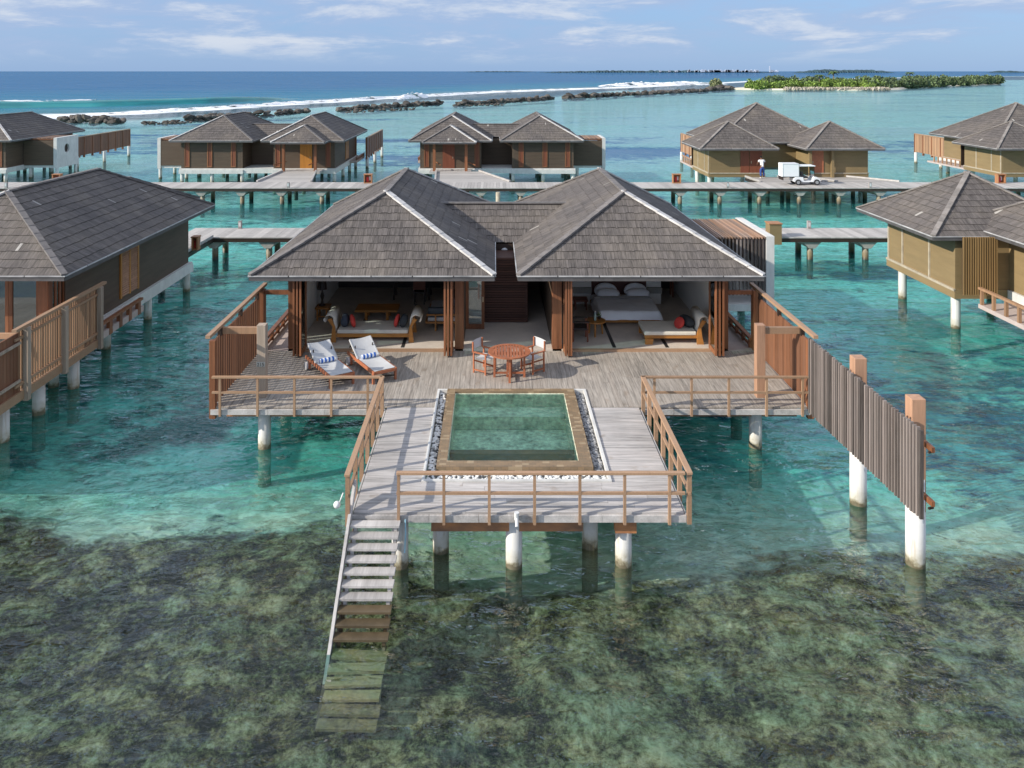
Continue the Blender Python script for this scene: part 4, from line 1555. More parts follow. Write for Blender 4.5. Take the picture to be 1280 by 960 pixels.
def towel(label):
    mb = MB()
    n, mseg = 16, 12
    for k in range(mseg):
        pass
    vs, fs = [], []
    for k in range(mseg + 1):
        x = -.22 + .44 * k / mseg
        for i in range(n):
            t = 2 * math.pi * i / n
            q = .062 + .004 * math.sin(t * 3 + k)
            vs.append((x, q * math.cos(t), .062 + q * math.sin(t)))
    for k in range(mseg):
        for i in range(n):
            j = (i + 1) % n
            mb.uv[len(fs)] = [(k / mseg, 0), (k / mseg, 1), ((k + 1) / mseg, 1), ((k + 1) / mseg, 0)]
            fs.append((k * n + i, k * n + j, (k + 1) * n + j, (k + 1) * n + i))
    fs.append(tuple(reversed(range(n))))
    fs.append(tuple(range(mseg * n, (mseg + 1) * n)))
    mb.add(vs, fs)
    o = mb.build('rolled_towel', M['striped_towel'], None, smooth=True, origin=(0, 0, 0))
    return tag(o, label, 'towel', 'rolled towels on the loungers')


LG = lounger('left grey sun lounger, nearer the dark screen, in striped shade')
L2 = copy_tree(LG)
L2['label'] = 'right pale sun lounger in full sun, nearer the round table'
T1 = towel('rolled blue striped towel on the shaded left lounger')
T2 = T1.copy()
COL.objects.link(T2)
T2['label'] = 'rolled blue striped towel on the sunlit right lounger'
for o, tw, x, y, a in ((LG, T1, -4.14, 21.80, rad(33)), (L2, T2, -3.02, 22.12, rad(32))):
    o.location = (x, y, DZ)
    o.rotation_euler = (0, 0, a)
    p = Vector((x, y, DZ)) + rotz(a) @ Vector((-.02, 1.10, .345))
    tw.location = p
    tw.rotation_euler = (0, 0, a)

# round table
tb = thing('round_table', (.42, 22.5, DZ), 'round reddish slatted wooden table on the deck behind the pool', 'table')
t_ = MB()
# slatted round top: border ring and strips
RT = .60
ring = MB()
for k in range(12):
    a0, a1 = 2 * math.pi * k / 12, 2 * math.pi * (k + 1) / 12
    pts = []
    for j in range(5):
        a = a0 + (a1 - a0) * j / 4
        pts.append((.42 + RT * math.cos(a), 22.5 + RT * math.sin(a), DZ + .70))
    for j in range(5):
        a = a1 - (a1 - a0) * j / 4
        pts.append((.42 + .50 * math.cos(a), 22.5 + .50 * math.sin(a), DZ + .70))
    ring.prism(pts, (0, 0, .035))
ring.build('rim', M['redwood'], tb)
stp = MB()
for i in range(12):
    xo = -.46 + i * .0836
    h = math.sqrt(max(0, .502 ** 2 - xo ** 2))
    stp.box(.42 + xo - .034, .42 + xo + .034, 22.5 - h, 22.5 + h, DZ + .702, DZ + .732)
stp.beam((-.07, 22.5, DZ + .685), (.91, 22.5, DZ + .685), .08, .03)
stp.build('top_slats', M['redwood'], tb)
for k in range(4):
    a = rad(45 + 90 * k) + rad(45)
    c, s = math.cos(a), math.sin(a)
    lg = MB()
    lg.beam((.42 + .42 * c, 22.5 + .42 * s, DZ), (.42 + .42 * c, 22.5 + .42 * s, DZ + .68), .06, .06)
    lg.build('leg', M['redwood'], tb)
    lg = MB()
    lg.beam((.42 + .06 * c, 22.5 + .06 * s, DZ), (.42 + .06 * c, 22.5 + .06 * s, DZ + .68), .04, .04)
    lg.build('inner_leg', M['redwood'], tb)
    MB().beam((.42 + .04 * c, 22.5 + .04 * s, DZ + .12), (.42 + .40 * c, 22.5 + .40 * s, DZ + .12), .035, .05).build('foot_rail', M['redwood'], tb)
    MB().beam((.42 + .04 * c, 22.5 + .04 * s, DZ + .64), (.42 + .40 * c, 22.5 + .40 * s, DZ + .64), .035, .05).build('top_bearer', M['redwood'], tb)


def director_chair(label):
    v = thing('director_chair', (0, 0, 0), label, 'chair', 'canvas chairs at the round table')
    for sx in (-1, 1):
        for sy in (-.2, .2):
            MB().box(sx * .26 - .02, sx * .26 + .02, sy - .02, sy + .02, 0, .62 if sy < 0 else .60).build('leg', M['redwood'], v)
        MB().box(sx * .26 - .03, sx * .26 + .03, -.27, .25, .62, .65).build('armrest', M['redwood'], v)
        MB().box(sx * .26 - .016, sx * .26 + .016, -.18, .18, .08, .12).build('foot_rail', M['redwood'], v)
        MB().box(sx * .24 - .018, sx * .24 + .018, .225, .262, .652, .93).build('back_post', M['redwood'], v)
    MB().beam((-.25, -.18, .1), (.25, .18, .38), .03, .04).build('cross_brace', M['redwood'], v)
    MB().beam((.25, -.18, .1), (-.25, .18, .38), .03, .04).build('cross_brace', M['redwood'], v)
    MB().grid(lambda u, t: ((u - .5) * .5, -.22 + t * .44, .45 - .04 * math.sin(math.pi * u)), 8, 4).build('seat', M['canvas'], v, smooth=True)
    MB().grid(lambda u, t: ((u - .5) * .52, .27 + .03 * math.sin(math.pi * u), .66 + t * .28), 8, 4).build('backrest', M['canvas'], v, smooth=True)
    return v


c1_ = director_chair('canvas chair at the left side of the round table')
c2_ = copy_tree(c1_)
c2_['label'] = 'white canvas chair at the right side of the round table'
# local back is +y; chairs face the table
for o, x, y in ((c1_, -.28, 22.95), (c2_, 1.10, 23.0)):
    d = Vector((x - .42, y - 22.5))
    o.location = (x, y, DZ)
    o.rotation_euler = (0, 0, math.atan2(d.y, d.x) - math.pi / 2)
    o.scale = (1, 1, .92)


# ------------------------------------------------------------------ rooms
def cushion(label, c, size, mat, rot=None, cat='cushion', name='cushion', grp=None):
    mb = MB()
    mb.ball((0, 0, 0), size, 18, 10, None, .55)
    o = mb.build(name, M[mat], None, smooth=True, origin=(0, 0, 0))
    o.location = c
    if rot: o.rotation_euler = rot
    return tag(o, label, cat, grp)


def scroll_end(mb, x, y0, y1, sgn, z0):
    """upholstered end that rises and rolls outwards"""
    pr = []
    for k in range(13):
        t = k / 12
        a = math.pi * 1.25 * max(0, t - .45) / .55
        if t <= .45:
            pr.append((sgn * (.02 + .10 * t * t), z0 + t / .45 * .46))
        else:
            pr.append((sgn * (.04 + .16 * (1 - math.cos(a))), z0 + .46 + .15 * math.sin(a)))
    vs = []
    th = .05
    n = len(pr)
    for (dx, z) in pr:
        vs += [(x + dx, y0, z), (x + dx, y1, z)]
    inner = []
    for (dx, z) in pr:
        inner += [(x + dx + sgn * th * (1 if z < z0 + .44 else .6), y0, z - (.0 if z < z0 + .44 else th)), (x + dx + sgn * th * (1 if z < z0 + .44 else .6), y1, z - (.0 if z < z0 + .44 else th))]
    b = vs + inner
    m_ = 2 * n
    fs = []
    for k in range(n - 1):
        a = 2 * k
        fs += [(a, a + 1, a + 3, a + 2), (m_ + a, m_ + a + 2, m_ + a + 3, m_ + a + 1), (a, a + 2, m_ + a + 2, m_ + a), (a + 1, m_ + a + 1, m_ + a + 3, a + 3)]
    fs += [(0, m_, m_ + 1, 1), (2 * n - 2, 2 * n - 1, m_ + 2 * n - 1, m_ + 2 * n - 2)]
    mb.add(b, fs)


# living room, left
dv = thing('daybed', (-3.85, 25.75, F), 'long pale daybed with two rolled ends in the living room', 'daybed')
MB().box(-5.0, -2.7, 25.28, 26.2, F + .14, F + .26).build('frame', M['amber_wood'], dv, bevel=.01)
MB().box(-4.97, -2.73, 25.26, 26.22, F + .26, F + .38).build('mattress', M['cushion_cream'], dv, bevel=.03)
for sx, x in ((-1, -5.0), (1, -2.7)):
    e = MB()
    scroll_end(e, x, 25.24, 26.24, sx, F + .28)
    e.build('rolled_end', M['cushion_cream'], dv, smooth=True)
    for y in (25.2, 26.18):
        poly = [(x, y, F), (x + sx * .16, y, F), (x + sx * .13, y, F + .25), (x + sx * .10, y, F + .5), (x + sx * .26, y, F + .72), (x + sx * .14, y, F + .76), (x + sx * .02, y, F + .5), (x, y, F + .3)]
        MB().prism(poly, (0, .06, 0)).build('leg', M['amber_wood'], dv)
cushion('dark navy cushion at the left end of the living room daybed', (-4.78, 25.62, F + .58), (.13, .24, .21), 'cushion_navy')
cushion('red cushion leaning near the left end of the living room daybed', (-4.52, 25.55, F + .58), (.08, .2, .21), 'cushion_red', (0, -.25, .2))
cushion('red cushion near the right end of the living room daybed', (-3.12, 25.6, F + .58), (.07, .2, .21), 'cushion_red', (0, .2, -.1))
cushion('charcoal cushion at the right end of the living room daybed', (-2.9, 25.6, F + .57), (.13, .24, .21), 'cushion_charcoal', (0, .3, 0))
ct = thing('coffee_table', (-4.05, 27.7, F), 'amber wooden bench-like coffee table behind the living room daybed', 'table')
MB().box(-4.78, -3.32, 27.35, 28.15, F + .30, F + .37).build('top', M['amber_wood'], ct, bevel=.008)
for x in (-4.45, -3.72):
    for y in (27.45, 27.98):
        MB().box(x, x + .09, y, y + .08, F, F + .30).build('leg', M['amber_wood'], ct)
sd = thing('side_table', (-5.92, 27.6, F), 'small wooden stool table against the left living room wall', 'table')
MB().box(-6.14, -5.68, 27.35, 27.9, F + .40, F + .45).build('top', M['amber_wood'], sd)
for x in (-6.1, -5.78):
    for y in (27.4, 27.8):
        MB().box(x, x + .055, y, y + .055, F, F + .40).build('leg', M['amber_wood'], sd)
MB().box(-6.04, -5.78, 27.41, 27.45, F + .12, F + .16).build('stretcher', M['amber_wood'], sd)
ld = thing('table_lamp', (-5.95, 27.65, F + .45), 'dark lamp standing on the small wooden stool table', 'lamp')
MB().lathe((-5.95, 27.65, F + .45), [(.11, 0), (.12, .03), (.05, .07), (.035, .2), (.075, .34), (.03, .48), (.03, .6)], 14).build('base', M['dark_wood'], ld, smooth=True)
MB().lathe((-5.95, 27.65, F + 1.02), [(.17, 0), (.13, .3)], 16).build('lamp_shade', M['dark_chair'], ld)
sf = thing('sofa', (-1.75, 27.2, F), 'slate grey sofa on a light wooden frame at the right living room wall', 'sofa')
MB().box(-2.2, -1.2, 26.4, 28.4, F + .30, F + .42).build('mattress', M['canvas_grey'], sf, bevel=.02)
fr_ = MB()
fr_.box(-2.24, -1.2, 26.34, 26.39, F + .24, F + .30).box(-2.24, -1.2, 26.34, 26.39, F + .50, F + .545).box(-2.28, -2.21, 26.4, 28.4, F + .24, F + .30)
fr_.build('frame', M['amber_wood'], sf)
for x, y, h in ((-1.96, 26.30, .545), (-2.26, 28.3, .3), (-1.3, 26.3, .545), (-1.3, 28.3, .3)):
    MB().box(x, x + .05, y, y + .05, F, F + h).build('leg', M['amber_wood'], sf)
MB().box(-2.2, -1.2, 26.42, 26.62, F + .421, F + .72).build('armrest', M['sofa_slate'], sf, bevel=.03)
MB().box(-1.42, -1.17, 26.65, 28.4, F + .421, F + .98).build('backrest', M['sofa_slate'], sf, bevel=.04)
cushion('pale folded blanket on the slate sofa', (-1.85, 27.0, F + .48), (.28, .2, .05), 'canvas_grey', None, 'blanket', 'blanket')
cushion('red cushion against the back of the slate sofa', (-1.48, 26.9, F + .72), (.1, .24, .24), 'cushion_red', (0, .2, .2))
cushion('sage cushion in front of the red one on the slate sofa', (-1.68, 26.95, F + .66), (.07, .16, .16), 'cushion_sage', (0, .25, .2))
dt = thing('dining_table', (-3.1, 30.2, F), 'dark dining table deep in the shaded living room', 'table')
MB().box(-3.9, -2.3, 29.8, 30.7, F + .70, F + .75).build('top', M['dark_wood'], dt)
for x in (-3.8, -2.48):
    for y in (29.88, 30.55):
        MB().box(x, x + .08, y, y + .08, F, F + .70).build('leg', M['dark_wood'], dt)


def dark_chair(label, x, y, a):
    v = thing('dining_chair', (0, 0, 0), label, 'chair')
    MB().box(-.22, .22, -.22, .22, .42, .47).build('seat', M['dark_wood'], v)
    for sx in (-.2, .16):
        for sy in (-.2, .16):
            MB().box(sx, sx + .04, sy, sy + .04, 0, .42).build('leg', M['dark_wood'], v)
    b_ = MB().box(-.22, .22, .19, .22, .55, .92).build('backrest', M['door_red'], v)
    for sx in (-.22, .18):
        MB().box(sx, sx + .04, .185, .225, .47, .55).build('back_post', M['dark_wood'], v)
    v.location = (x, y, F)
    v.rotation_euler = (0, 0, a)
    return v


dark_chair('dark dining chair with reddish back, at the front of the dining table', -2.75, 29.5, math.pi)

# bedroom, right
bd = thing('bed', (4.57, 28.2, F), 'double bed with white and pale blue linen facing the deck', 'bed')
MB().box(3.50, 5.62, 26.95, 29.3, F + .08, F + .18).build('frame', M['amber_wood'], bd, bevel=.01)
for x in (3.62, 5.4):
    for y in (27.1, 29.1):
        MB().box(x, x + .1, y, y + .1, F, F + .08).build('leg', M['dark_wood'], bd)
MB().box(3.54, 5.58, 26.99, 29.35, F + .18, F + .38).build('mattress', M['bed_linen'], bd, bevel=.06)


def quilt(u, t):
    x = 3.44 + u * 2.26
    y = 26.88 + t * 1.75
    e = min(u, 1 - u) * 2.26
    ey = t * 1.75
    drop = max(0, 1 - e / .13) ** 1.5 * .26 + max(0, 1 - ey / .14) ** 1.5 * .26
    z = F + .45 - min(drop, .27) + .025 * mnoise.noise(Vector((x * 2.2, y * 2.2, 1))) + .012 * mnoise.noise(Vector((x * 6, y * 5, 4)))
    return (x + .03 * mnoise.noise(Vector((y * 3, 1, 2))) * (1 if e < .2 else 0), y, z)


MB().grid(quilt, 40, 30).build('quilt', M['bed_linen'], bd, smooth=True)
MB().grid(lambda u, t: (3.46 + u * 2.22, 28.45 + .28 * t, F + .475 + .035 * math.sin(math.pi * t) - .2 * max(0, 1 - min(u, 1 - u) * 2.22 / .12) ** 1.5), 30, 6).build('turned_sheet', M['canvas'], bd, smooth=True)
for nm, x in (('left', 4.05), ('right', 5.13)):
    cushion('white front pillow on the %s half of the bed' % nm, (x + .05, 28.84, F + .52), (.42, .14, .23), 'bed_linen', (rad(-48), 0, 0), 'pillow', 'pillow')
    cushion('white rear pillow against the headboard on the %s half of the bed' % nm, (x, 29.15, F + .56), (.42, .13, .28), 'bed_linen', (rad(-18), 0, 0), 'pillow', 'pillow')
db = thing('daybed', (5.7, 25.6, F), 'cream daybed with one rolled end at the foot of the bed', 'daybed')
MB().box(4.72, 6.35, 25.08, 26.15, F + .17, F + .27).build('frame', M['amber_wood'], db, bevel=.01)
MB().box(4.70, 6.33, 25.06, 26.17, F + .271, F + .39).build('mattress', M['cushion_cream'], db, bevel=.03)
e = MB()
scroll_end(e, 6.36, 25.08, 26.15, 1, F + .28)
e.build('rolled_end', M['cushion_cream'], db, smooth=True)
for y in (25.02, 26.1):
    poly = [(6.34, y, F), (6.56, y, F), (6.50, y, F + .25), (6.47, y, F + .5), (6.63, y, F + .72), (6.5, y, F + .76), (6.38, y, F + .5), (6.34, y, F + .3)]
    MB().prism(poly, (0, .055, 0)).build('leg', M['amber_wood'], db)
    MB().prism([(4.72, y, F), (4.95, y, F), (4.98, y, F + .17), (4.72, y, F + .17)], (0, .08, 0)).build('leg', M['amber_wood'], db)
cushion('charcoal bolster at the rolled end of the bedroom daybed', (6.16, 25.62, F + .56), (.15, .36, .17), 'cushion_charcoal', (0, .35, .25))
cushion('red cushion in front of the bolster on the bedroom daybed', (5.88, 25.45, F + .55), (.07, .19, .19), 'cushion_red', (0, .5, .5))
ac = thing('armchair', (2.72, 25.55, F), 'dark wooden armchair beside the small bedroom table', 'chair')
MB().box(2.46, 2.98, 25.25, 25.8, F + .36, F + .43).build('seat', M['dark_chair'], ac, bevel=.02)
for x in (2.46, 2.92):
    for y in (25.25, 25.74):
        MB().box(x, x + .05, y, y + .05, F, F + .60).build('leg', M['door_red'], ac)
for y in (25.25, 25.74):
    MB().box(2.46, 3.0, y - .01, y + .06, F + .602, F + .64).build('armrest', M['dark_chair'], ac)
MB().box(2.44, 2.50, 25.3, 25.74, F + .44, F + .88).build('backrest', M['dark_chair'], ac, bevel=.015)
rt = thing('side_table', (3.28, 25.95, F), 'small round bedroom table between the armchair and the bed', 'table')
MB().cyl((3.28, 25.95, F + .44), (3.28, 25.95, F + .48), .33, .33, 28).build('top', M['amber_wood'], rt)
for k in range(3):
    a = rad(20 + 120 * k)
    MB().cyl((3.28 + .25 * math.cos(a), 25.95 + .25 * math.sin(a), F), (3.28 + .22 * math.cos(a), 25.95 + .22 * math.sin(a), F + .44), .028, .032, 8).build('leg', M['amber_wood'], rt)
bt = thing('water_bottle', (3.26, 25.9, F + .48), 'pale water bottle standing on the small bedroom table', 'bottle')
MB().lathe((3.26, 25.9, F + .48), [(.04, 0), (.042, .02), (.042, .17), (.016, .23), (.016, .27)], 12).build('body', M['bottle_glass'], bt, smooth=True)
MB().cyl((3.26, 25.9, F + .751), (3.26, 25.9, F + .785), .019, .019, 10).build('cap', M['white_paint'], bt)
pt = thing('potted_plant', (3.42, 26.05, F + .48), 'small green sprig in a pot beside the water bottle', 'plant')
MB().lathe((3.42, 26.05, F + .48), [(.04, 0), (.055, .08)], 12).build('pot', M['dark_wood'], pt)
lf = MB()
for i in range(26):
    a, e_ = R.uniform(0, 6.28), R.uniform(.3, 1.4)
    d = Vector((math.cos(a) * math.cos(e_), math.sin(a) * math.cos(e_), math.sin(e_)))
    p = Vector((3.42, 26.05, F + .56)) + d * R.uniform(.03, .14)
    s_ = d.orthogonal().normalized() * .018
    lf.add([p - s_, p + d * .05, p + s_, p - d * .02], [(0, 1, 2, 3)])
lf.build('foliage', M['leaf'], pt, recalc=False)
ds = thing('side_table', (6.5, 30.4, F), 'dark slender table in the doorway right of the bed', 'table')
MB().box(6.2, 6.8, 30.2, 30.7, F + .62, F + .67).build('top', M['door_red'], ds)
for x in (6.22, 6.72):
    for y in (30.22, 30.62):
        MB().box(x, x + .05, y, y + .05, F, F + .62).build('leg', M['door_red'], ds)
nt = thing('bedside_table', (3.1, 28.9, F), 'low dark bedside table left of the bed', 'table')
MB().box(2.85, 3.35, 28.6, 29.1, F + .30, F + .36).build('top', M['door_red'], nt)
for x in (2.88, 3.27):
    for y in (28.63, 29.02):
        MB().box(x, x + .05, y, y + .05, F, F + .30).build('leg', M['door_red'], nt)

# ------------------------------------------------------------------ olive villas: one big pavilion, two small ones on the entrance side
def olive_villa(label):
    """entrance side towards -y; local x centred on 23.6, front eave of the small pavilions at y = 62.2"""
    v = thing('overwater_villa', (23.9, 69.9, 0), label, 'villa')
    cx, y0 = 23.9, 64.1
    for s in (-1, 1):
        x0, x1 = sorted((cx + s * 1.1, cx + s * 7.4))
        hip_roof(v, x0, x1, y0, y0 + 6.3, 3.62, 5.62, y0 + 3.1, y0 + 3.2, soffit=True, cap_hi='hip_olive')
    hip_roof(v, cx - 5.1, cx + 5.3, y0 + 4.1, y0 + 14.3, 3.78, 6.92, y0 + 9.1, y0 + 9.3, cap_hi='hip_olive')
    zf, wz = 1.58, 3.54
    W = MB()
    for s in (-1, 1):
        xo, xi = cx + s * 6.45, cx + s * 2.0
        a, b = sorted((xo, xo - s * .15))
        W.box(a, b, y0 + .95, y0 + 6.1, zf, wz)
        a, b = sorted((xi, xi + s * .15))
        W.box(a, b, y0 + .95, y0 + 6.1, zf, wz)
        a, b = sorted((xo - s * .15, xi + s * .15))
        W.box(a, b, y0 + .95, y0 + 1.1, zf, wz).box(a, b, y0 + 5.95, y0 + 6.1, zf, wz)
    W.box(cx - 2.0, cx + 2.0, y0 + 4.6, y0 + 4.75, zf, wz)
    W.box(cx - 4.2, cx - 4.05, y0 + 6.1, y0 + 13.3, zf, wz).box(cx + 4.25, cx + 4.4, y0 + 6.1, y0 + 13.3, zf, wz).box(cx - 4.05, cx + 4.25, y0 + 13.15, y0 + 13.3, zf, wz)
    W.build('wall', M['siding_olive'], v)
    MB().box(cx - 6.5, cx - 1.9, y0 + .9, y0 + 6.15, 1.24, zf - .002).build('floor_slab', M['siding_olive'], v)
    MB().box(cx + 1.9, cx + 6.5, y0 + .9, y0 + 6.15, 1.24, zf - .002).build('floor_slab', M['siding_olive'], v)
    MB().box(cx - 4.3, cx + 4.5, y0 + 6.16, y0 + 13.4, 1.2, zf - .002).build('floor_slab', M['white_concrete'], v)
    for s in (-1, 1):
        xo = cx + s * 6.45
        for y in (y0 + .99, y0 + 2.2, y0 + 4.3):
            a, b = sorted((xo, xo + s * .05))
            MB().box(a, b, y, y + .09, zf, wz).build('downpipe', M['batten_pale'], v)
        a, b = sorted((xo + s * .002, xo + s * .08))
        MB().box(a, b, y0 + .9, y0 + 6.15, zf - .06, zf + .03).build('skirting', M['batten_pale'], v)
        a, b = sorted((cx + s * 6.4, cx + s * 2.1))
        MB().box(a, b, y0 + .86, y0 + .945, zf - .06, zf + .02).build('skirting', M['batten_pale'], v)
    # entrance doors
    for xd, mt in ((cx - 2.65, 'door_red'), (cx + 2.35, 'redwood')):
        d = MB().box(xd - .5, xd + .5, y0 + .90, y0 + .948, zf, 3.5).build('door', M[mt], v)
        MB().obox((xd - .4, y0 + .86, 2.45), (.05, .06, .2)).build('handle', M['brass'], d)
    d = MB().box(cx - 3.9, cx - 3.2, y0 + .90, y0 + .948, zf, 3.5).build('door', M['door_red'], v)
    for x in (cx + 1.55, cx + 3.35):
        MB().box(x, x + .22, y0 + .55, y0 + .77, 1.2, 3.7).build('porch_post', M['siding_olive'], v)
    for x, y in ((cx - 6.2, y0 + 5.7), (cx - 6.2, y0 + 1.7), (cx + 6.2, y0 + 5.7), (cx + 6.2, y0 + 1.7), (cx - 2.3, y0 + 1.6), (cx + 2.3, y0 + 1.6), (cx - 2.3, y0 + 5.6), (cx + 2.3, y0 + 5.6), (cx - 4, y0 + 9), (cx + 4.2, y0 + 9), (cx - 4, y0 + 13), (cx + 4.2, y0 + 13)):
        pile(v, x, y, 1.24, .17)
    # slatted shower screens behind the small pavilions, deck rail on the far side
    for s in (-1, 1):
        sc = MB()
        for i in range(15):
            x = cx + s * (6.45 - i * .088)
            sc.box(x - .021, x + .021, y0 + 6.62, y0 + 6.68, 1.52, 3.68)
        sc = sc.build('slatted_screen', M['bronze_slat'], v)
        MB().box(*sorted((cx + s * 6.47, cx + s * 5.2)), y0 + 6.58, y0 + 6.605, 1.53, 3.67).build('backing', M['dark_wood'], sc)
        kb = MB()
        for i in range(8):
            a, b = sorted((cx + s * 5.9, cx + s * 6.0))
            kb.box(a, b, y0 + 6.9 + i * .7, y0 + 7.0 + i * .7, 1.25, 1.8)
        kb.beam((cx + s * 5.95, y0 + 6.8, 1.83), (cx + s * 5.95, y0 + 12.4, 1.83), .13, .08)
        kb.build('kerb_rail', M['slat_fresh'], v)
        a, b = sorted((cx + s * 4.4, cx + s * 6.0))
        MB().box(a, b, y0 + 6.8, y0 + 13, 1.1, 1.25).build('side_walkway', M['pink_walk'], v)
    return v


ovD = olive_villa('olive-walled villa with a big pyramid roof, a white golf cart parked before it')
ovE = copy_tree(ovD)
ovE.location.x += 23.8
ovE['label'] = 'olive-walled villa cut by the right frame edge beyond the boardwalk'
ovR = copy_tree(ovD)
ovR.rotation_euler = (0, 0, math.pi)
ovR.location = (23.9, 36.4 + (64.1 - 69.9), 0)
ovR['label'] = 'olive-walled neighbouring villa at the right edge with a bronze slatted screen'


def far_screen(label, x, y0, y1, mat, z0=1.2, z1=3.1, face=1):
    v = thing('privacy_screen', (x, (y0 + y1) / 2, 1.0), label, 'screen', 'screens beside the decks of the far villas')
    b_ = MB()
    y = y0
    while y < y1:
        b_.box(x - .03, x + .03, y, y + .19, z0, z1)
        y += .21
    b_.build('boarding', M[mat], v)
    n = max(2, int((y1 - y0) / 1.6))
    for i in range(n + 1):
        y = y0 + (y1 - y0) * i / n
        MB().box(x - face * .02 - .09, x - face * .02 + .09, y - .07, y + .07, z0 - .25, z1 + .05).build('post', M['teak'], v)
    MB().beam((x, y0, z1 + .03), (x, y1, z1 + .03), .16, .09).build('top_rail', M['teak_rail'], v)
    for y in (y0 + .3, (y0 + y1) / 2, y1 - .2):
        pile(v, x, y, z0 - .05, .16)
    return v


far_screen('slatted screen running seawards beside the villa with the amber door', -12.9, 80.8, 92.0, 'panel_wood')
far_screen('brown screen reaching seawards beside the villa with the round window', -42.4, 81.0, 93.0, 'panel_wood')
far_screen('orange panelled screen left of the olive villa with the golf cart', 20.2, 77.0, 86.5, 'slat_fresh', face=-1)
far_screen('orange panelled screen left of the olive villa at the right frame edge', 45.2, 76.0, 86.0, 'slat_fresh', face=-1)

# ------------------------------------------------------------------ boardwalks
def boardwalk(label, x0, x1, y0, y1, step, first, width_pile=.16):
    v = thing('boardwalk', ((x0 + x1) / 2, (y0 + y1) / 2, 0), label, 'boardwalk')
    mb = MB()
    x = x0
    while x < x1:
        wd = .24
        mb.box(x + .004, x + wd - .006, y0, y1, DZ - .05, DZ + R.uniform(-.003, .003))
        x += wd
    mb.build('planking', M['jetty_board'], v, recalc=False)
    MB().box(x0, x1, y0 + .03, y0 + .09, DZ - .26, DZ - .055).build('side_beam', M['dark_wood'], v)
    MB().box(x0, x1, y1 - .09, y1 - .03, DZ - .26, DZ - .055).build('side_beam', M['dark_wood'], v)
    x = first
    while x < x1:
        sp = MB()
        ym = (y0 + y1) / 2
        sp.prism([(x - .16, y0 + .15, DZ - .27), (x - .16, y1 - .15, DZ - .27), (x - .16, y1 - .5, DZ - .62), (x - .16, y0 + .5, DZ - .62)], (.32, 0, 0))
        sp.prism([(x - .48, y0 + .12, DZ - .265), (x + .48, y0 + .12, DZ - .265), (x + .16, y0 + .12, DZ - .60), (x - .16, y0 + .12, DZ - .60)], (0, .3, 0))
        c = sp.build('support', M['concrete_grey'], v)
        for y in (y0 + .45, y1 - .45):
            smooth_sides(MB().cyl((x, y, -2.0), (x, y, DZ - .5), width_pile, width_pile, 14).build('pile', M['pile_old'], c))
        x += step
    return v


m_, g_, p_ = newmat('pile_old')
geo_ = g_.new('ShaderNodeNewGeometry').outputs['Position']
s__ = g_.new('ShaderNodeSeparateXYZ')
g_.put(s__.inputs[0], geo_)
h_ = g_.m('ADD', s__.outputs[2], g_.m('MULTIPLY_ADD', g_.noise(geo_, 3, 3), .5, -.25))
g_.put(p_.inputs['Base Color'], g_.ramp(h_, [(.05, (.03, .03, .02)), (.25, (.16, .12, .06)), (.5, (.30, .26, .19)), (.8, (.42, .40, .36))]))

boardwalk('near boardwalk left of the main villa, on brown stained piles', -16.4, -7.4, 41.4, 43.9, 2.82, -14.6)
boardwalk('near boardwalk right of the main villa, leading to the olive villa', 10.7, 21.8, 41.4, 43.9, 2.9, 13.6)
boardwalk('long far boardwalk running across the whole lagoon', -62, 62, 58.9, 62.0, 2.95, -60.0)
# spurs
def spur(label, quad, flare=True):
    """boarded approach: quad = near-left, near-right, far-right, far-left (x, y)"""
    (a, b, c, d) = [Vector((*q, DZ)) for q in quad]
    v = thing('walkway_spur', ((a.x + c.x) / 2, (a.y + c.y) / 2, 0), label, 'walkway')
    mb = MB()
    n = max(3, int((d - a).length / .22))
    for i in range(n):
        p0, p1 = a.lerp(d, i / n), b.lerp(c, i / n)
        q0, q1 = a.lerp(d, (i + .96) / n), b.lerp(c, (i + .96) / n)
        mb.add([p0, p1, q1, q0] + [p - Vector((0, 0, .06)) for p in (p0, p1, q1, q0)], [(0, 1, 2, 3), (4, 7, 6, 5), (0, 4, 5, 1), (1, 5, 6, 2), (2, 6, 7, 3), (3, 7, 4, 0)])
    mb.build('planking', M['jetty_board'], v)
    for p, q in ((a, d), (b, c)):
        k = Vector((0, 0, .08))
        MB().beam(p + k, q + k, .14, .12).build('kerb', M['grey_board'], v)
        MB().beam(p - Vector((0, 0, .17)), q - Vector((0, 0, .17)), .1, .2).build('side_beam', M['dark_wood'], v)
    for t in (.35, .8):
        m0 = (a.lerp(d, t) + b.lerp(c, t)) / 2
        pile(v, m0.x, m0.y, DZ - .07, .16, 'pile_old')
    return v


spur('pale walkway spur to the villa with the amber door', ((-18.4, 62.02), (-14.2, 62.02), (-15.3, 68.6), (-18.2, 68.6)))
spur('pale walkway spur to the villa with the red porch door', ((-4.6, 62.02), (1.2, 62.02), (-1.3, 68.6), (-5.0, 68.6)))
spur('walkway spur on which the person stands', ((20.6, 62.02), (25.8, 62.02), (23.0, 65.0), (20.4, 65.0)))
spur('walkway spur right of the golf cart', ((26.6, 62.02), (31.4, 62.02), (28.6, 65.0), (25.2, 65.0)))
spur('walkway spur at the left end of the near boardwalk', ((-16.6, 35.4), (-14.6, 35.4), (-14.6, 41.38), (-16.6, 41.38)))


def lantern(label, x, y):
    """low grey bollard lamp"""
    v = thing('bollard_lamp', (x, y, DZ), label, 'lamp', 'bollard lamps on the boardwalks')
    MB().box(x - .09, x + .09, y - .09, y + .09, DZ, DZ + .42).build('post', M['bollard_grey'], v, bevel=.008)
    MB().box(x - .06, x + .06, y - .095, y - .088, DZ + .12, DZ + .34).build('lens', M['canvas_grey'], v)
    return v


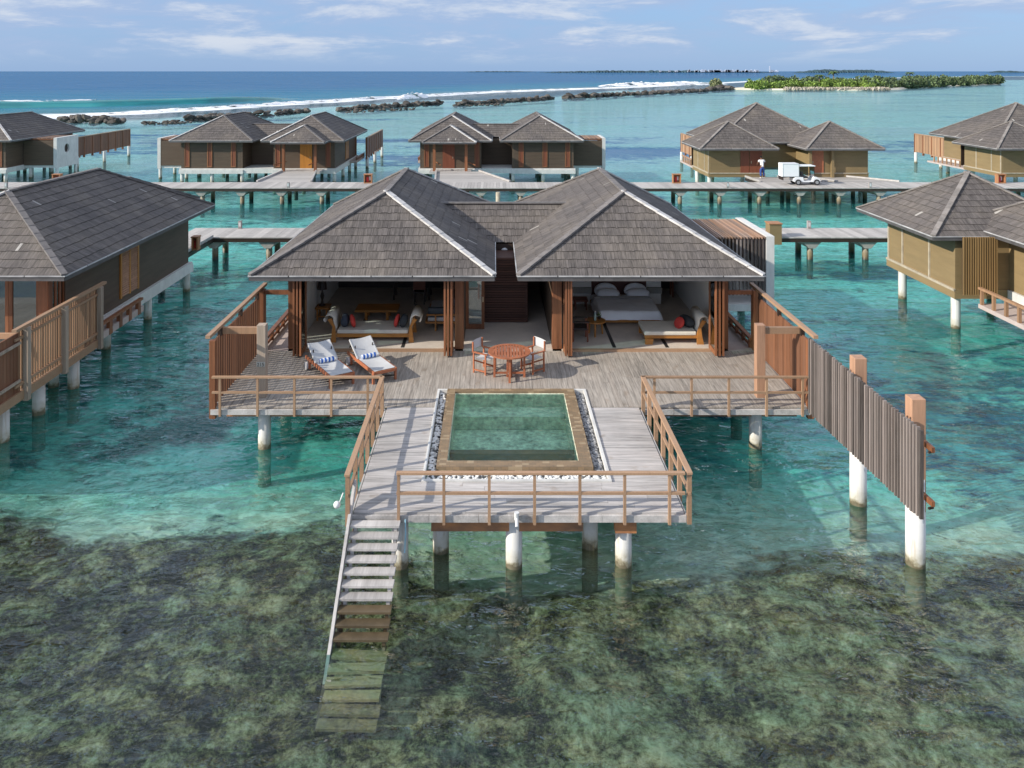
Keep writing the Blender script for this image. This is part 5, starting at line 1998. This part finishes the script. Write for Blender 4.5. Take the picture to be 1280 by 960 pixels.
lantern('grey bollard lamp on the near boardwalk left of the main villa', -13.9, 43.75)
lantern('grey bollard lamp on the near boardwalk right of the main villa', 17.2, 43.75)
lantern('grey bollard lamp on the far boardwalk below the amber door villa', -15.2, 59.0)
lantern('grey bollard lamp on the far boardwalk left of the person', 17.2, 59.0)
lantern('grey bollard lamp on the far boardwalk right of the golf cart', 27.7, 59.0)
lantern('grey bollard lamp on the far boardwalk at the left frame edge', -36.0, 59.0)


def hose_box(label, x, y, z=DZ, w=.62, h=.66):
    """wooden fire-hose box with a recessed front"""
    v = thing('hose_box', (x, y, z), label, 'box', 'wooden hose boxes on the boardwalks')
    b_ = MB()
    t = .07
    b_.box(x - w / 2, x - w / 2 + t, y - .2, y + .2, z, z + h).box(x + w / 2 - t, x + w / 2, y - .2, y + .2, z, z + h)
    b_.box(x - w / 2 + t, x + w / 2 - t, y - .2, y + .2, z, z + t).box(x - w / 2 - .03, x + w / 2 + .03, y - .22, y + .22, z + h, z + h + .05)
    b_.box(x - w / 2 + t, x + w / 2 - t, y + .12, y + .19, z + t, z + h)
    b_.build('body', M['box_orange'], v)
    MB().box(x - .14, x + .02, y - .02, y + .11, z + t + .01, z + h * .7).build('extinguisher', M['sign_red'], v)
    MB().box(x + .05, x + .18, y + .1, y + .118, z + h * .3, z + h * .75).build('notice', M['white_paint'], v)
    return v


hose_box('wooden box on the far boardwalk right of the amber door villa', -9.7, 61.5)
hose_box('wooden box on the far boardwalk left of the olive villa with the cart', 14.0, 61.5)
hose_box('wooden box on the far boardwalk near the right frame edge', 38.9, 61.5)
hose_box('wooden box on the far boardwalk under the white end wall with round window', -33.6, 61.5)
hose_box('small wooden lantern box on the bend of the near boardwalk at left', -14.4, 38.6, DZ, .3, .6)
hb = thing('timber_bollard', (14.5, 42.3, 0), 'thick tan timber block just right of the white shower wall', 'bollard')
MB().box(14.2, 14.82, 41.25, 41.38, .9, 1.95).box(14.2, 14.82, 41.385, 41.9, DZ + .01, 1.95).build('block', M['siding_olive'], hb)
MB().box(14.16, 14.86, 41.21, 41.94, 1.952, 2.0).build('cap', M['box_orange'], hb)
mp = MB().cyl((.26, 58.2, -2), (.26, 58.2, 1.05), .16, .16, 14)
o = mp.build('mooring_pile', M['batten_pale'], None)
smooth_sides(o)
tag(o, 'pale timber pile standing in the water before the far boardwalk', 'pile')

# ------------------------------------------------------------------ golf cart with cargo box
gc = thing('golf_cart', (23.5, 60.8, DZ), 'white golf cart with a tall white cargo box parked on the far boardwalk', 'golf cart')
gx, gy, gz = 23.5, 60.8, DZ
def G(x): return gx + x
body = MB()
side = [(-1.15, .38), (-1.12, .62), (-.95, .74), (-.25, .74), (-.18, .40), (.55, .40), (.78, .78), (1.02, .74), (1.32, .52), (1.36, .34), (1.2, .28), (-1.05, .28)]
body.prism([(G(x), gy - .58, gz + z) for x, z in side], (0, 1.16, 0))
body.build('body', M['white_paint'], gc, bevel=.03)
for x in (-.72, .98):
    for s in (-1, 1):
        wv = MB().cyl((G(x), gy + s * .50, gz + .27), (G(x), gy + s * .66, gz + .27), .27, .27, 22).build('wheel', M['tyre'], gc)
        MB().cyl((G(x), gy + s * .655, gz + .27), (G(x), gy + s * .675, gz + .27), .15, .15, 18).build('rim', M['rim_metal'], wv)
rf = MB()
rf.box(G(-.58), G(.88), gy - .58, gy + .58, gz + 1.72, gz + 1.80)
rf.build('roof', M['white_paint'], gc, bevel=.03)
for x0, x1 in ((.80, .55), (-.38, -.36)):
    for s in (-1, 1):
        MB().beam((G(x0), gy + s * .54, gz + .72), (G(x1 + (.2 if x0 > 0 else 0)), gy + s * .54, gz + 1.73), .04, .04).build('roof_post', M['dark_chair'], gc)
MB().add([], []) if False else None
ws = MB()
ws.add([(G(.82), gy - .52, gz + .80), (G(.82), gy + .52, gz + .80), (G(.755), gy + .52, gz + 1.70), (G(.755), gy - .52, gz + 1.70)], [(0, 1, 2, 3)])
ws.build('windscreen', M['glass'], gc, recalc=False)
MB().box(G(-.30), G(.22), gy - .5, gy + .5, gz + .62, gz + .80).build('seat', M['cart_seat'], gc, bevel=.03)
MB().box(G(-.34), G(-.24), gy - .5, gy + .5, gz + .86, gz + 1.22).build('backrest', M['cart_seat'], gc, bevel=.03)
MB().cyl((G(.60), gy - .28, gz + .62), (G(.42), gy - .28, gz + .98), .02, .02, 8).build('steering_column', M['dark_chair'], gc)
MB().lathe((G(.40), gy - .28, gz + .98), [(.15, 0), (.19, .015), (.19, .03), (.15, .04)], 18).build('steering_wheel', M['dark_chair'], gc)
for s in (-1, 1):
    MB().ball((G(1.31), gy + s * .42, gz + .56), (.05, .1, .06)).build('headlight', M['canvas_grey'], gc, smooth=True)
cb = MB().box(G(-2.15), G(-.62), gy - .55, gy + .55, gz + .76, gz + 1.98)
cbo = cb.build('cargo_box', M['white_paint'], gc, bevel=.02)
ed = MB()
for x in (-2.15, -.66):
    ed.box(G(x) - .004, G(x) + .044, gy - .565, gy - .551, gz + .77, gz + 1.97)
ed.box(G(-2.1), G(-.68), gy - .565, gy - .551, gz + 1.93, gz + 1.97).box(G(-2.1), G(-.68), gy - .565, gy - .551, gz + .77, gz + .81)
ed.build('trim', M['rim_metal'], cbo)
MB().box(G(-2.15), G(-.6), gy - .5, gy + .5, gz + .70, gz + .755).build('load_bed', M['dark_chair'], gc)
MB().box(G(-2.12), G(-2.06), gy - .55, gy + .55, gz + .45, gz + .69).build('rear_bumper', M['dark_chair'], gc)

gc.scale = (.82, .82, .82)
# ------------------------------------------------------------------ person
def skin_mesh(name, verts, edges, radii, mat, parent=None, sub=2, loc=(0, 0, 0)):
    me = bpy.data.meshes.new(name)
    me.from_pydata(verts, edges, [])
    me.materials.append(mat)
    o = bpy.data.objects.new(name, me)
    COL.objects.link(o)
    if parent: o.parent = parent
    else: o.location = loc
    m = o.modifiers.new('skin', 'SKIN')
    m.use_smooth_shade = True
    sv = me.skin_vertices[0].data
    for i, q in enumerate(radii):
        sv[i].radius = (q, q) if not isinstance(q, tuple) else q
        sv[i].use_root = (i == 0)
    sb = o.modifiers.new('sub', 'SUBSURF')
    sb.levels = sb.render_levels = sub
    return o


pv = [(0, 0, .88), (0, .03, 1.08), (0, .12, 1.28), (0, .19, 1.40), (0, .25, 1.50), (0, .29, 1.58), (0, .31, 1.66),
      (-.10, 0, .84), (-.12, .04, .46), (-.12, -.02, .08), (-.12, .10, .04),
      (.10, 0, .84), (.13, .10, .48), (.14, .06, .09), (.14, .18, .04),
      (-.19, .18, 1.38), (-.33, .16, 1.18), (-.30, .34, 1.02), (-.29, .40, .97),
      (.19, .18, 1.38), (.34, .16, 1.20), (.31, .34, 1.03), (.30, .40, .98)]
pe = [(0, 1), (1, 2), (2, 3), (3, 4), (4, 5), (5, 6), (0, 7), (7, 8), (8, 9), (9, 10), (0, 11), (11, 12), (12, 13), (13, 14), (3, 15), (15, 16), (16, 17), (17, 18), (3, 19), (19, 20), (20, 21), (21, 22)]
pr_ = [.14, .125, .14, .10, .055, .085, .08, .095, .065, .045, .035, .095, .065, .045, .035, .065, .048, .038, .03, .065, .048, .038, .03]
per = skin_mesh('person', pv, pe, pr_, M['skin'], None, 2, (21.5, 64.2, DZ + .02))
tag(per, 'person in white shirt and blue trousers stooping on the walkway before the olive villa', 'person')
shp = skin_mesh('shirt', [pv[1], (0, .02, .92), pv[2], pv[3], (0, .215, 1.44), pv[15], (-.285, .165, 1.25), pv[19], (.29, .165, 1.26)],
                [(0, 1), (0, 2), (2, 3), (3, 4), (3, 5), (5, 6), (3, 7), (7, 8)], [.15, .165, .165, .125, .08, .09, .075, .09, .075], M['shirt'], per)
skin_mesh('trousers', [pv[0], pv[7], pv[8], (-.12, -.015, .14), pv[11], pv[12], (.14, .065, .15), (0, .01, .96)],
          [(0, 1), (1, 2), (2, 3), (0, 4), (4, 5), (5, 6), (0, 7)], [.155, .112, .085, .07, .112, .085, .07, .14], M['trousers'], per)
MB().ball((0, .295, 1.655), (.10, .115, .10), 14, 9)
hr = MB().ball((21.5, 64.2 + .30, DZ + .02 + 1.665), (.093, .105, .10), 14, 9)
hr.build('hair', M['hair'], per, smooth=True)
for x, y in ((-.12, .06), (.14, .14)):
    MB().ball((21.5 + x, 64.2 + y, DZ + .055), (.06, .15, .05), 12, 7).build('shoe', M['shoe'], per, smooth=True)

# ------------------------------------------------------------------ rock breakwaters
ROCKS = []
for k in range(6):
    mb = MB()
    sd_ = k * 7.3
    vs_, fs_2 = [], []
    bm = bmesh.new()
    bmesh.ops.create_icosphere(bm, subdivisions=2, radius=1)
    for vtx in bm.verts:
        c = vtx.co.copy()
        q = 1 + .45 * mnoise.noise(c * 1.1 + Vector((sd_, 0, 0))) + .22 * mnoise.noise(c * 2.7 + Vector((0, sd_, 0)))
        vtx.co = Vector((c.x * q * 1.15, c.y * q, c.z * q * .8))
    me = bpy.data.meshes.new('boulder')
    bm.to_mesh(me)
    bm.free()
    a = me.attributes.new('rnd', 'FLOAT', 'FACE')
    rv = R.random()
    a.data.foreach_set('value', [rv] * len(me.polygons))
    me.materials.append(M['rock'])
    ROCKS.append(me)


def breakwater(pts, n_big, height, where, fill=True, size=1.0):
    P = [Vector((*p, 0)) for p in pts]

    def at(t):
        k = t * (len(P) - 1)
        i = min(int(k), len(P) - 2)
        return P[i].lerp(P[i + 1], k - i)
    for i in range(n_big):
        c = at((i + R.uniform(.1, .9)) / n_big)
        o = bpy.data.objects.new('boulder', R.choice(ROCKS))
        COL.objects.link(o)
        s = R.uniform(.45, 1.0) * height * .55 * size
        layer = R.random()
        o.location = (c.x + R.uniform(-.5, .5), c.y + R.uniform(-1.6, .8) * size, height * (.05 + .62 * layer) * R.uniform(.5, 1))
        o.scale = (s * R.uniform(.9, 1.5), s, s * R.uniform(.7, 1.1))
        o.rotation_euler = (R.uniform(-.4, .4), R.uniform(-.4, .4), R.uniform(0, 6.3))
        tag(o, 'dark boulder in the ' + where, 'boulder', 'boulders of the ' + where)
    if fill:
        mb = MB()
        m_ = int(n_big * 2.2)
        for i in range(m_):
            c = at(min(1, max(0, (i + R.random()) / m_)))
            me = R.choice(ROCKS)
            s = R.uniform(.35, .8) * height * .5 * size
            ang = R.uniform(0, 6.3)
            q = Matrix.Rotation(ang, 3, 'Z')
            off = Vector((c.x + R.uniform(-.8, .8), c.y + R.uniform(-1.9, 1.6) * size, height * R.uniform(-.1, .55)))
            mb.add([off + q @ Vector((v.co.x * s * 1.3, v.co.y * s, v.co.z * s * .9)) for v in me.vertices], [tuple(p.vertices) for p in me.polygons])
        o = mb.build('rubble', M['rock'], None)
        tag(o, 'dark rubble filling the ' + where, 'rubble', kind='stuff')


breakwater([(-83.5, 155), (-71, 152)], 16, 2.0, 'breakwater right of the far left villa')
breakwater([(-60.5, 158), (-56, 163), (-44.5, 192)], 44, 1.6, 'breakwater behind the amber door villa')
breakwater([(-64.5, 148), (-58, 152)], 10, .9, 'low rock spit left of the amber door villa')
breakwater([(-38.5, 196), (-16, 238)], 40, 1.7, 'second breakwater behind the gap between the far villas', size=1.1)
breakwater([(-35, 190), (-20, 206)], 14, .9, 'low rock spit before the second breakwater')
breakwater([(-11, 228), (20, 280)], 44, 1.7, 'third breakwater behind the red door villa', size=1.2)
breakwater([(-8.5, 225), (3, 233)], 10, .9, 'low rock spit before the third breakwater')
breakwater([(24.5, 288), (104, 392)], 60, 1.8, 'longest breakwater behind the olive villa', size=1.6)
breakwater([(108, 402), (128, 432)], 18, 2.2, 'breakwater touching the green island', size=1.8)

# ------------------------------------------------------------------ green island and far coasts
def slab_land(name, outline, h, mat, jag=.5):
    mb = MB()
    top = [(x * .985 + .015 * outline[0][0], y + .6, h * R.uniform(.6, 1)) for x, y in outline]
    n = len(outline)
    vs_ = [(x, y, -1.5) for x, y in outline] + [(x, y, .05) for x, y in outline] + top
    fs_3 = [(i, (i + 1) % n, n + (i + 1) % n, n + i) for i in range(n)] + [(n + i, n + (i + 1) % n, 2 * n + (i + 1) % n, 2 * n + i) for i in range(n)] + [tuple(range(2 * n, 3 * n))]
    mb.add(vs_, fs_3, .5)
    o = mb.build(name, M[mat], None)
    return tag(o, kind='structure')


surf('island_sand', (.62, .57, .46), .9, .1, .05, .2)
slab_land('island', [(126, 425), (138, 418), (160, 412), (185, 408), (200, 410), (216, 425), (245, 470), (290, 520), (340, 560), (380, 600), (380, 640), (300, 640), (220, 560), (160, 480), (130, 436)], 1.0, 'island_sand')
rv_ = MB()
for i in range(420):
    t = R.random()
    x = 150 + 52 * t
    y = 412.5 - 3.2 * t + R.uniform(-1.4, 1.2)
    me = R.choice(ROCKS)
    s = R.uniform(.5, 1.0)
    q = Matrix.Rotation(R.uniform(0, 6), 3, 'Z')
    rv_.add([Vector((x, y, R.uniform(.1, 1.3))) + q @ (v.co * s) for v in me.vertices], [tuple(p.vertices) for p in me.polygons])
tag(rv_.build('rock_revetment', M['rock_pale'], None), 'pale rock revetment along the shore of the green island', 'rocks', kind='stuff')


def leaf_cloud(mb, c, q, n, size):
    for i in range(n):
        while True:
            p = Vector((R.uniform(-1, 1), R.uniform(-1, 1), R.uniform(-.3, 1)))
            L = p.length
            if .55 < L < 1: break
        w_ = Vector((c[0] + p.x * q[0], c[1] + p.y * q[1], c[2] + p.z * q[2]))
        a = Vector((R.uniform(-1, 1), R.uniform(-1, 1), R.uniform(-.2, 1))).normalized()
        b = a.orthogonal().normalized() * size * R.uniform(.6, 1.3)
        d = a.cross(b).normalized() * size * R.uniform(.6, 1.3)
        mb.add([w_ - b, w_ - d * .7, w_ + b, w_ + d * .7], [(0, 1, 2, 3)])


def shrubs(name, spots, mat, label, leaf=.55):
    mb = MB()
    for (x, y, r_, h) in spots:
        r0 = R.random()
        mb.ball((x, y, h * .42), (r_ * .72, r_ * .72, h * .42), 8, 5, r=r0 * .3)
        leaf_cloud(mb, (x, y, h * .35), (r_, r_, h * .68), int(70 + 26 * r_), leaf)
    o = mb.build(name, M[mat], None, recalc=False)
    return tag(o, label, 'shrubs', kind='stuff')


green, dark = [], []
for i in range(85):
    t = R.random()
    x = 136 + 72 * t
    y = 417 + 16 * R.random() + max(0, (x - 195)) * .8
    green.append((x, y, R.uniform(2.2, 4.2), R.uniform(3.2, 6.2)))
for i in range(120):
    t = R.random() ** 1.1
    x = 196 + 190 * t
    y = 424 + (x - 206) * 1.02 + R.uniform(0, 26)
    dark.append((x, y, R.uniform(2.6, 5.5), R.uniform(4.0, 7.5)))
for i in range(26):
    x = 150 + 60 * R.random()
    dark.append((x, 436 + R.uniform(0, 10), R.uniform(3, 4.5), R.uniform(5.5, 7.8)))
shrubs('bright_shrubs', green, 'bush_leaf', 'bright green shrubs covering the island')
shrubs('dark_shrubs', dark, 'bush_dark', 'dark green woods along the rear of the island', .7)
pb_ = thing('shrub', (118.5, 426, .8), 'pale round shrub standing alone at the left tip of the island', 'shrub')
mb = MB()
leaf_cloud(mb, (118.5, 428, 2.0), (3.6, 3.0, 4.2), 420, .6)
mb.ball((118.5, 428, 2.6), (2.4, 2.2, 2.2), 10, 6, r=.2)
mb.build('foliage', M['bush_pale'], pb_, recalc=False)
MB().cyl((118.5, 428, -1.0), (118.5, 428, 2.4), .3, .2, 8).build('stem', M['trunk'], pb_)


def palm(label, x, y, h):
    v = thing('palm_tree', (x, y, .8), label, 'palm')
    MB().tube([(x, y, .5), (x + .3, y, h * .5), (x + .2, y, h)], .26, 8).build('trunk', M['trunk'], v)
    mb = MB()
    for k in range(15):
        a = k * 2.4 + R.uniform(-.2, .2)
        el = R.uniform(-.1, .9)
        p = Vector((x + .2, y, h))
        d = Vector((math.cos(a), math.sin(a), 0))
        pts = [p + d * (t * 3.3) + Vector((0, 0, math.sin(el) * 2.2 * t - 2.2 * t * t)) for t in (0, .25, .5, .75, 1)]
        sd2 = d.cross(Vector((0, 0, 1)))
        for q0, q1, w0, w1 in zip(pts[:-1], pts[1:], (.25, .6, .6, .4), (.6, .6, .4, .05)):
            mb.add([q0 - sd2 * w0 - Vector((0, 0, w0 * .6)), q0, q0 + sd2 * w0 - Vector((0, 0, w0 * .6)), q1 + sd2 * w1 - Vector((0, 0, w1 * .6)), q1, q1 - sd2 * w1 - Vector((0, 0, w1 * .6))], [(0, 1, 4, 5), (1, 2, 3, 4)])
    mb.build('crown', M['palm_leaf'], v, recalc=False)
    return v


palm('tall palm rising above the middle of the green island', 182, 430, 9.6)
palm('second palm just left of the tall one on the island', 177, 436, 7.8)
palm('palm above the dark woods at the right of the island', 262, 505, 9.0)


def far_land(name, cx, y, half, h, n, lab=None):
    mb = MB()
    prev = None
    for i in range(n):
        t = i / (n - 1) * 2 - 1
        x = cx + half * t
        env = (1 - abs(t) ** 3) ** .7
        r_ = half / n * 1.9
        mb.ball((x, y, 0), (r_ * R.uniform(.9, 1.4), 60, max(1.5, h * env * R.uniform(.65, 1.1))), 8, 6)
    o = mb.build(name, M['far_green'], None)
    return tag(o, kind='structure')


far_land('distant_coast', 1150, 5600, 820, 17, 80)
far_land('distant_islet', 2180, 5000, 300, 22, 40)
far_land('distant_coast', -120 + 180, 9500, 420, 12, 40)
far_land('distant_shore', 3600, 5600, 120, 14, 14)
tw_ = MB()
for i in range(70):
    x = R.gauss(1560, 190)
    w_2, h2 = R.uniform(6, 15), R.uniform(12, 22)
    tw_.box(x, x + w_2, 5540, 5555, 4, h2)
tw_.box(1905, 1911, 5540, 5546, 4, 46)
tag(tw_.build('distant_town', M['far_white'], None), 'pale buildings of a far town on the horizon coast', 'town', kind='stuff')
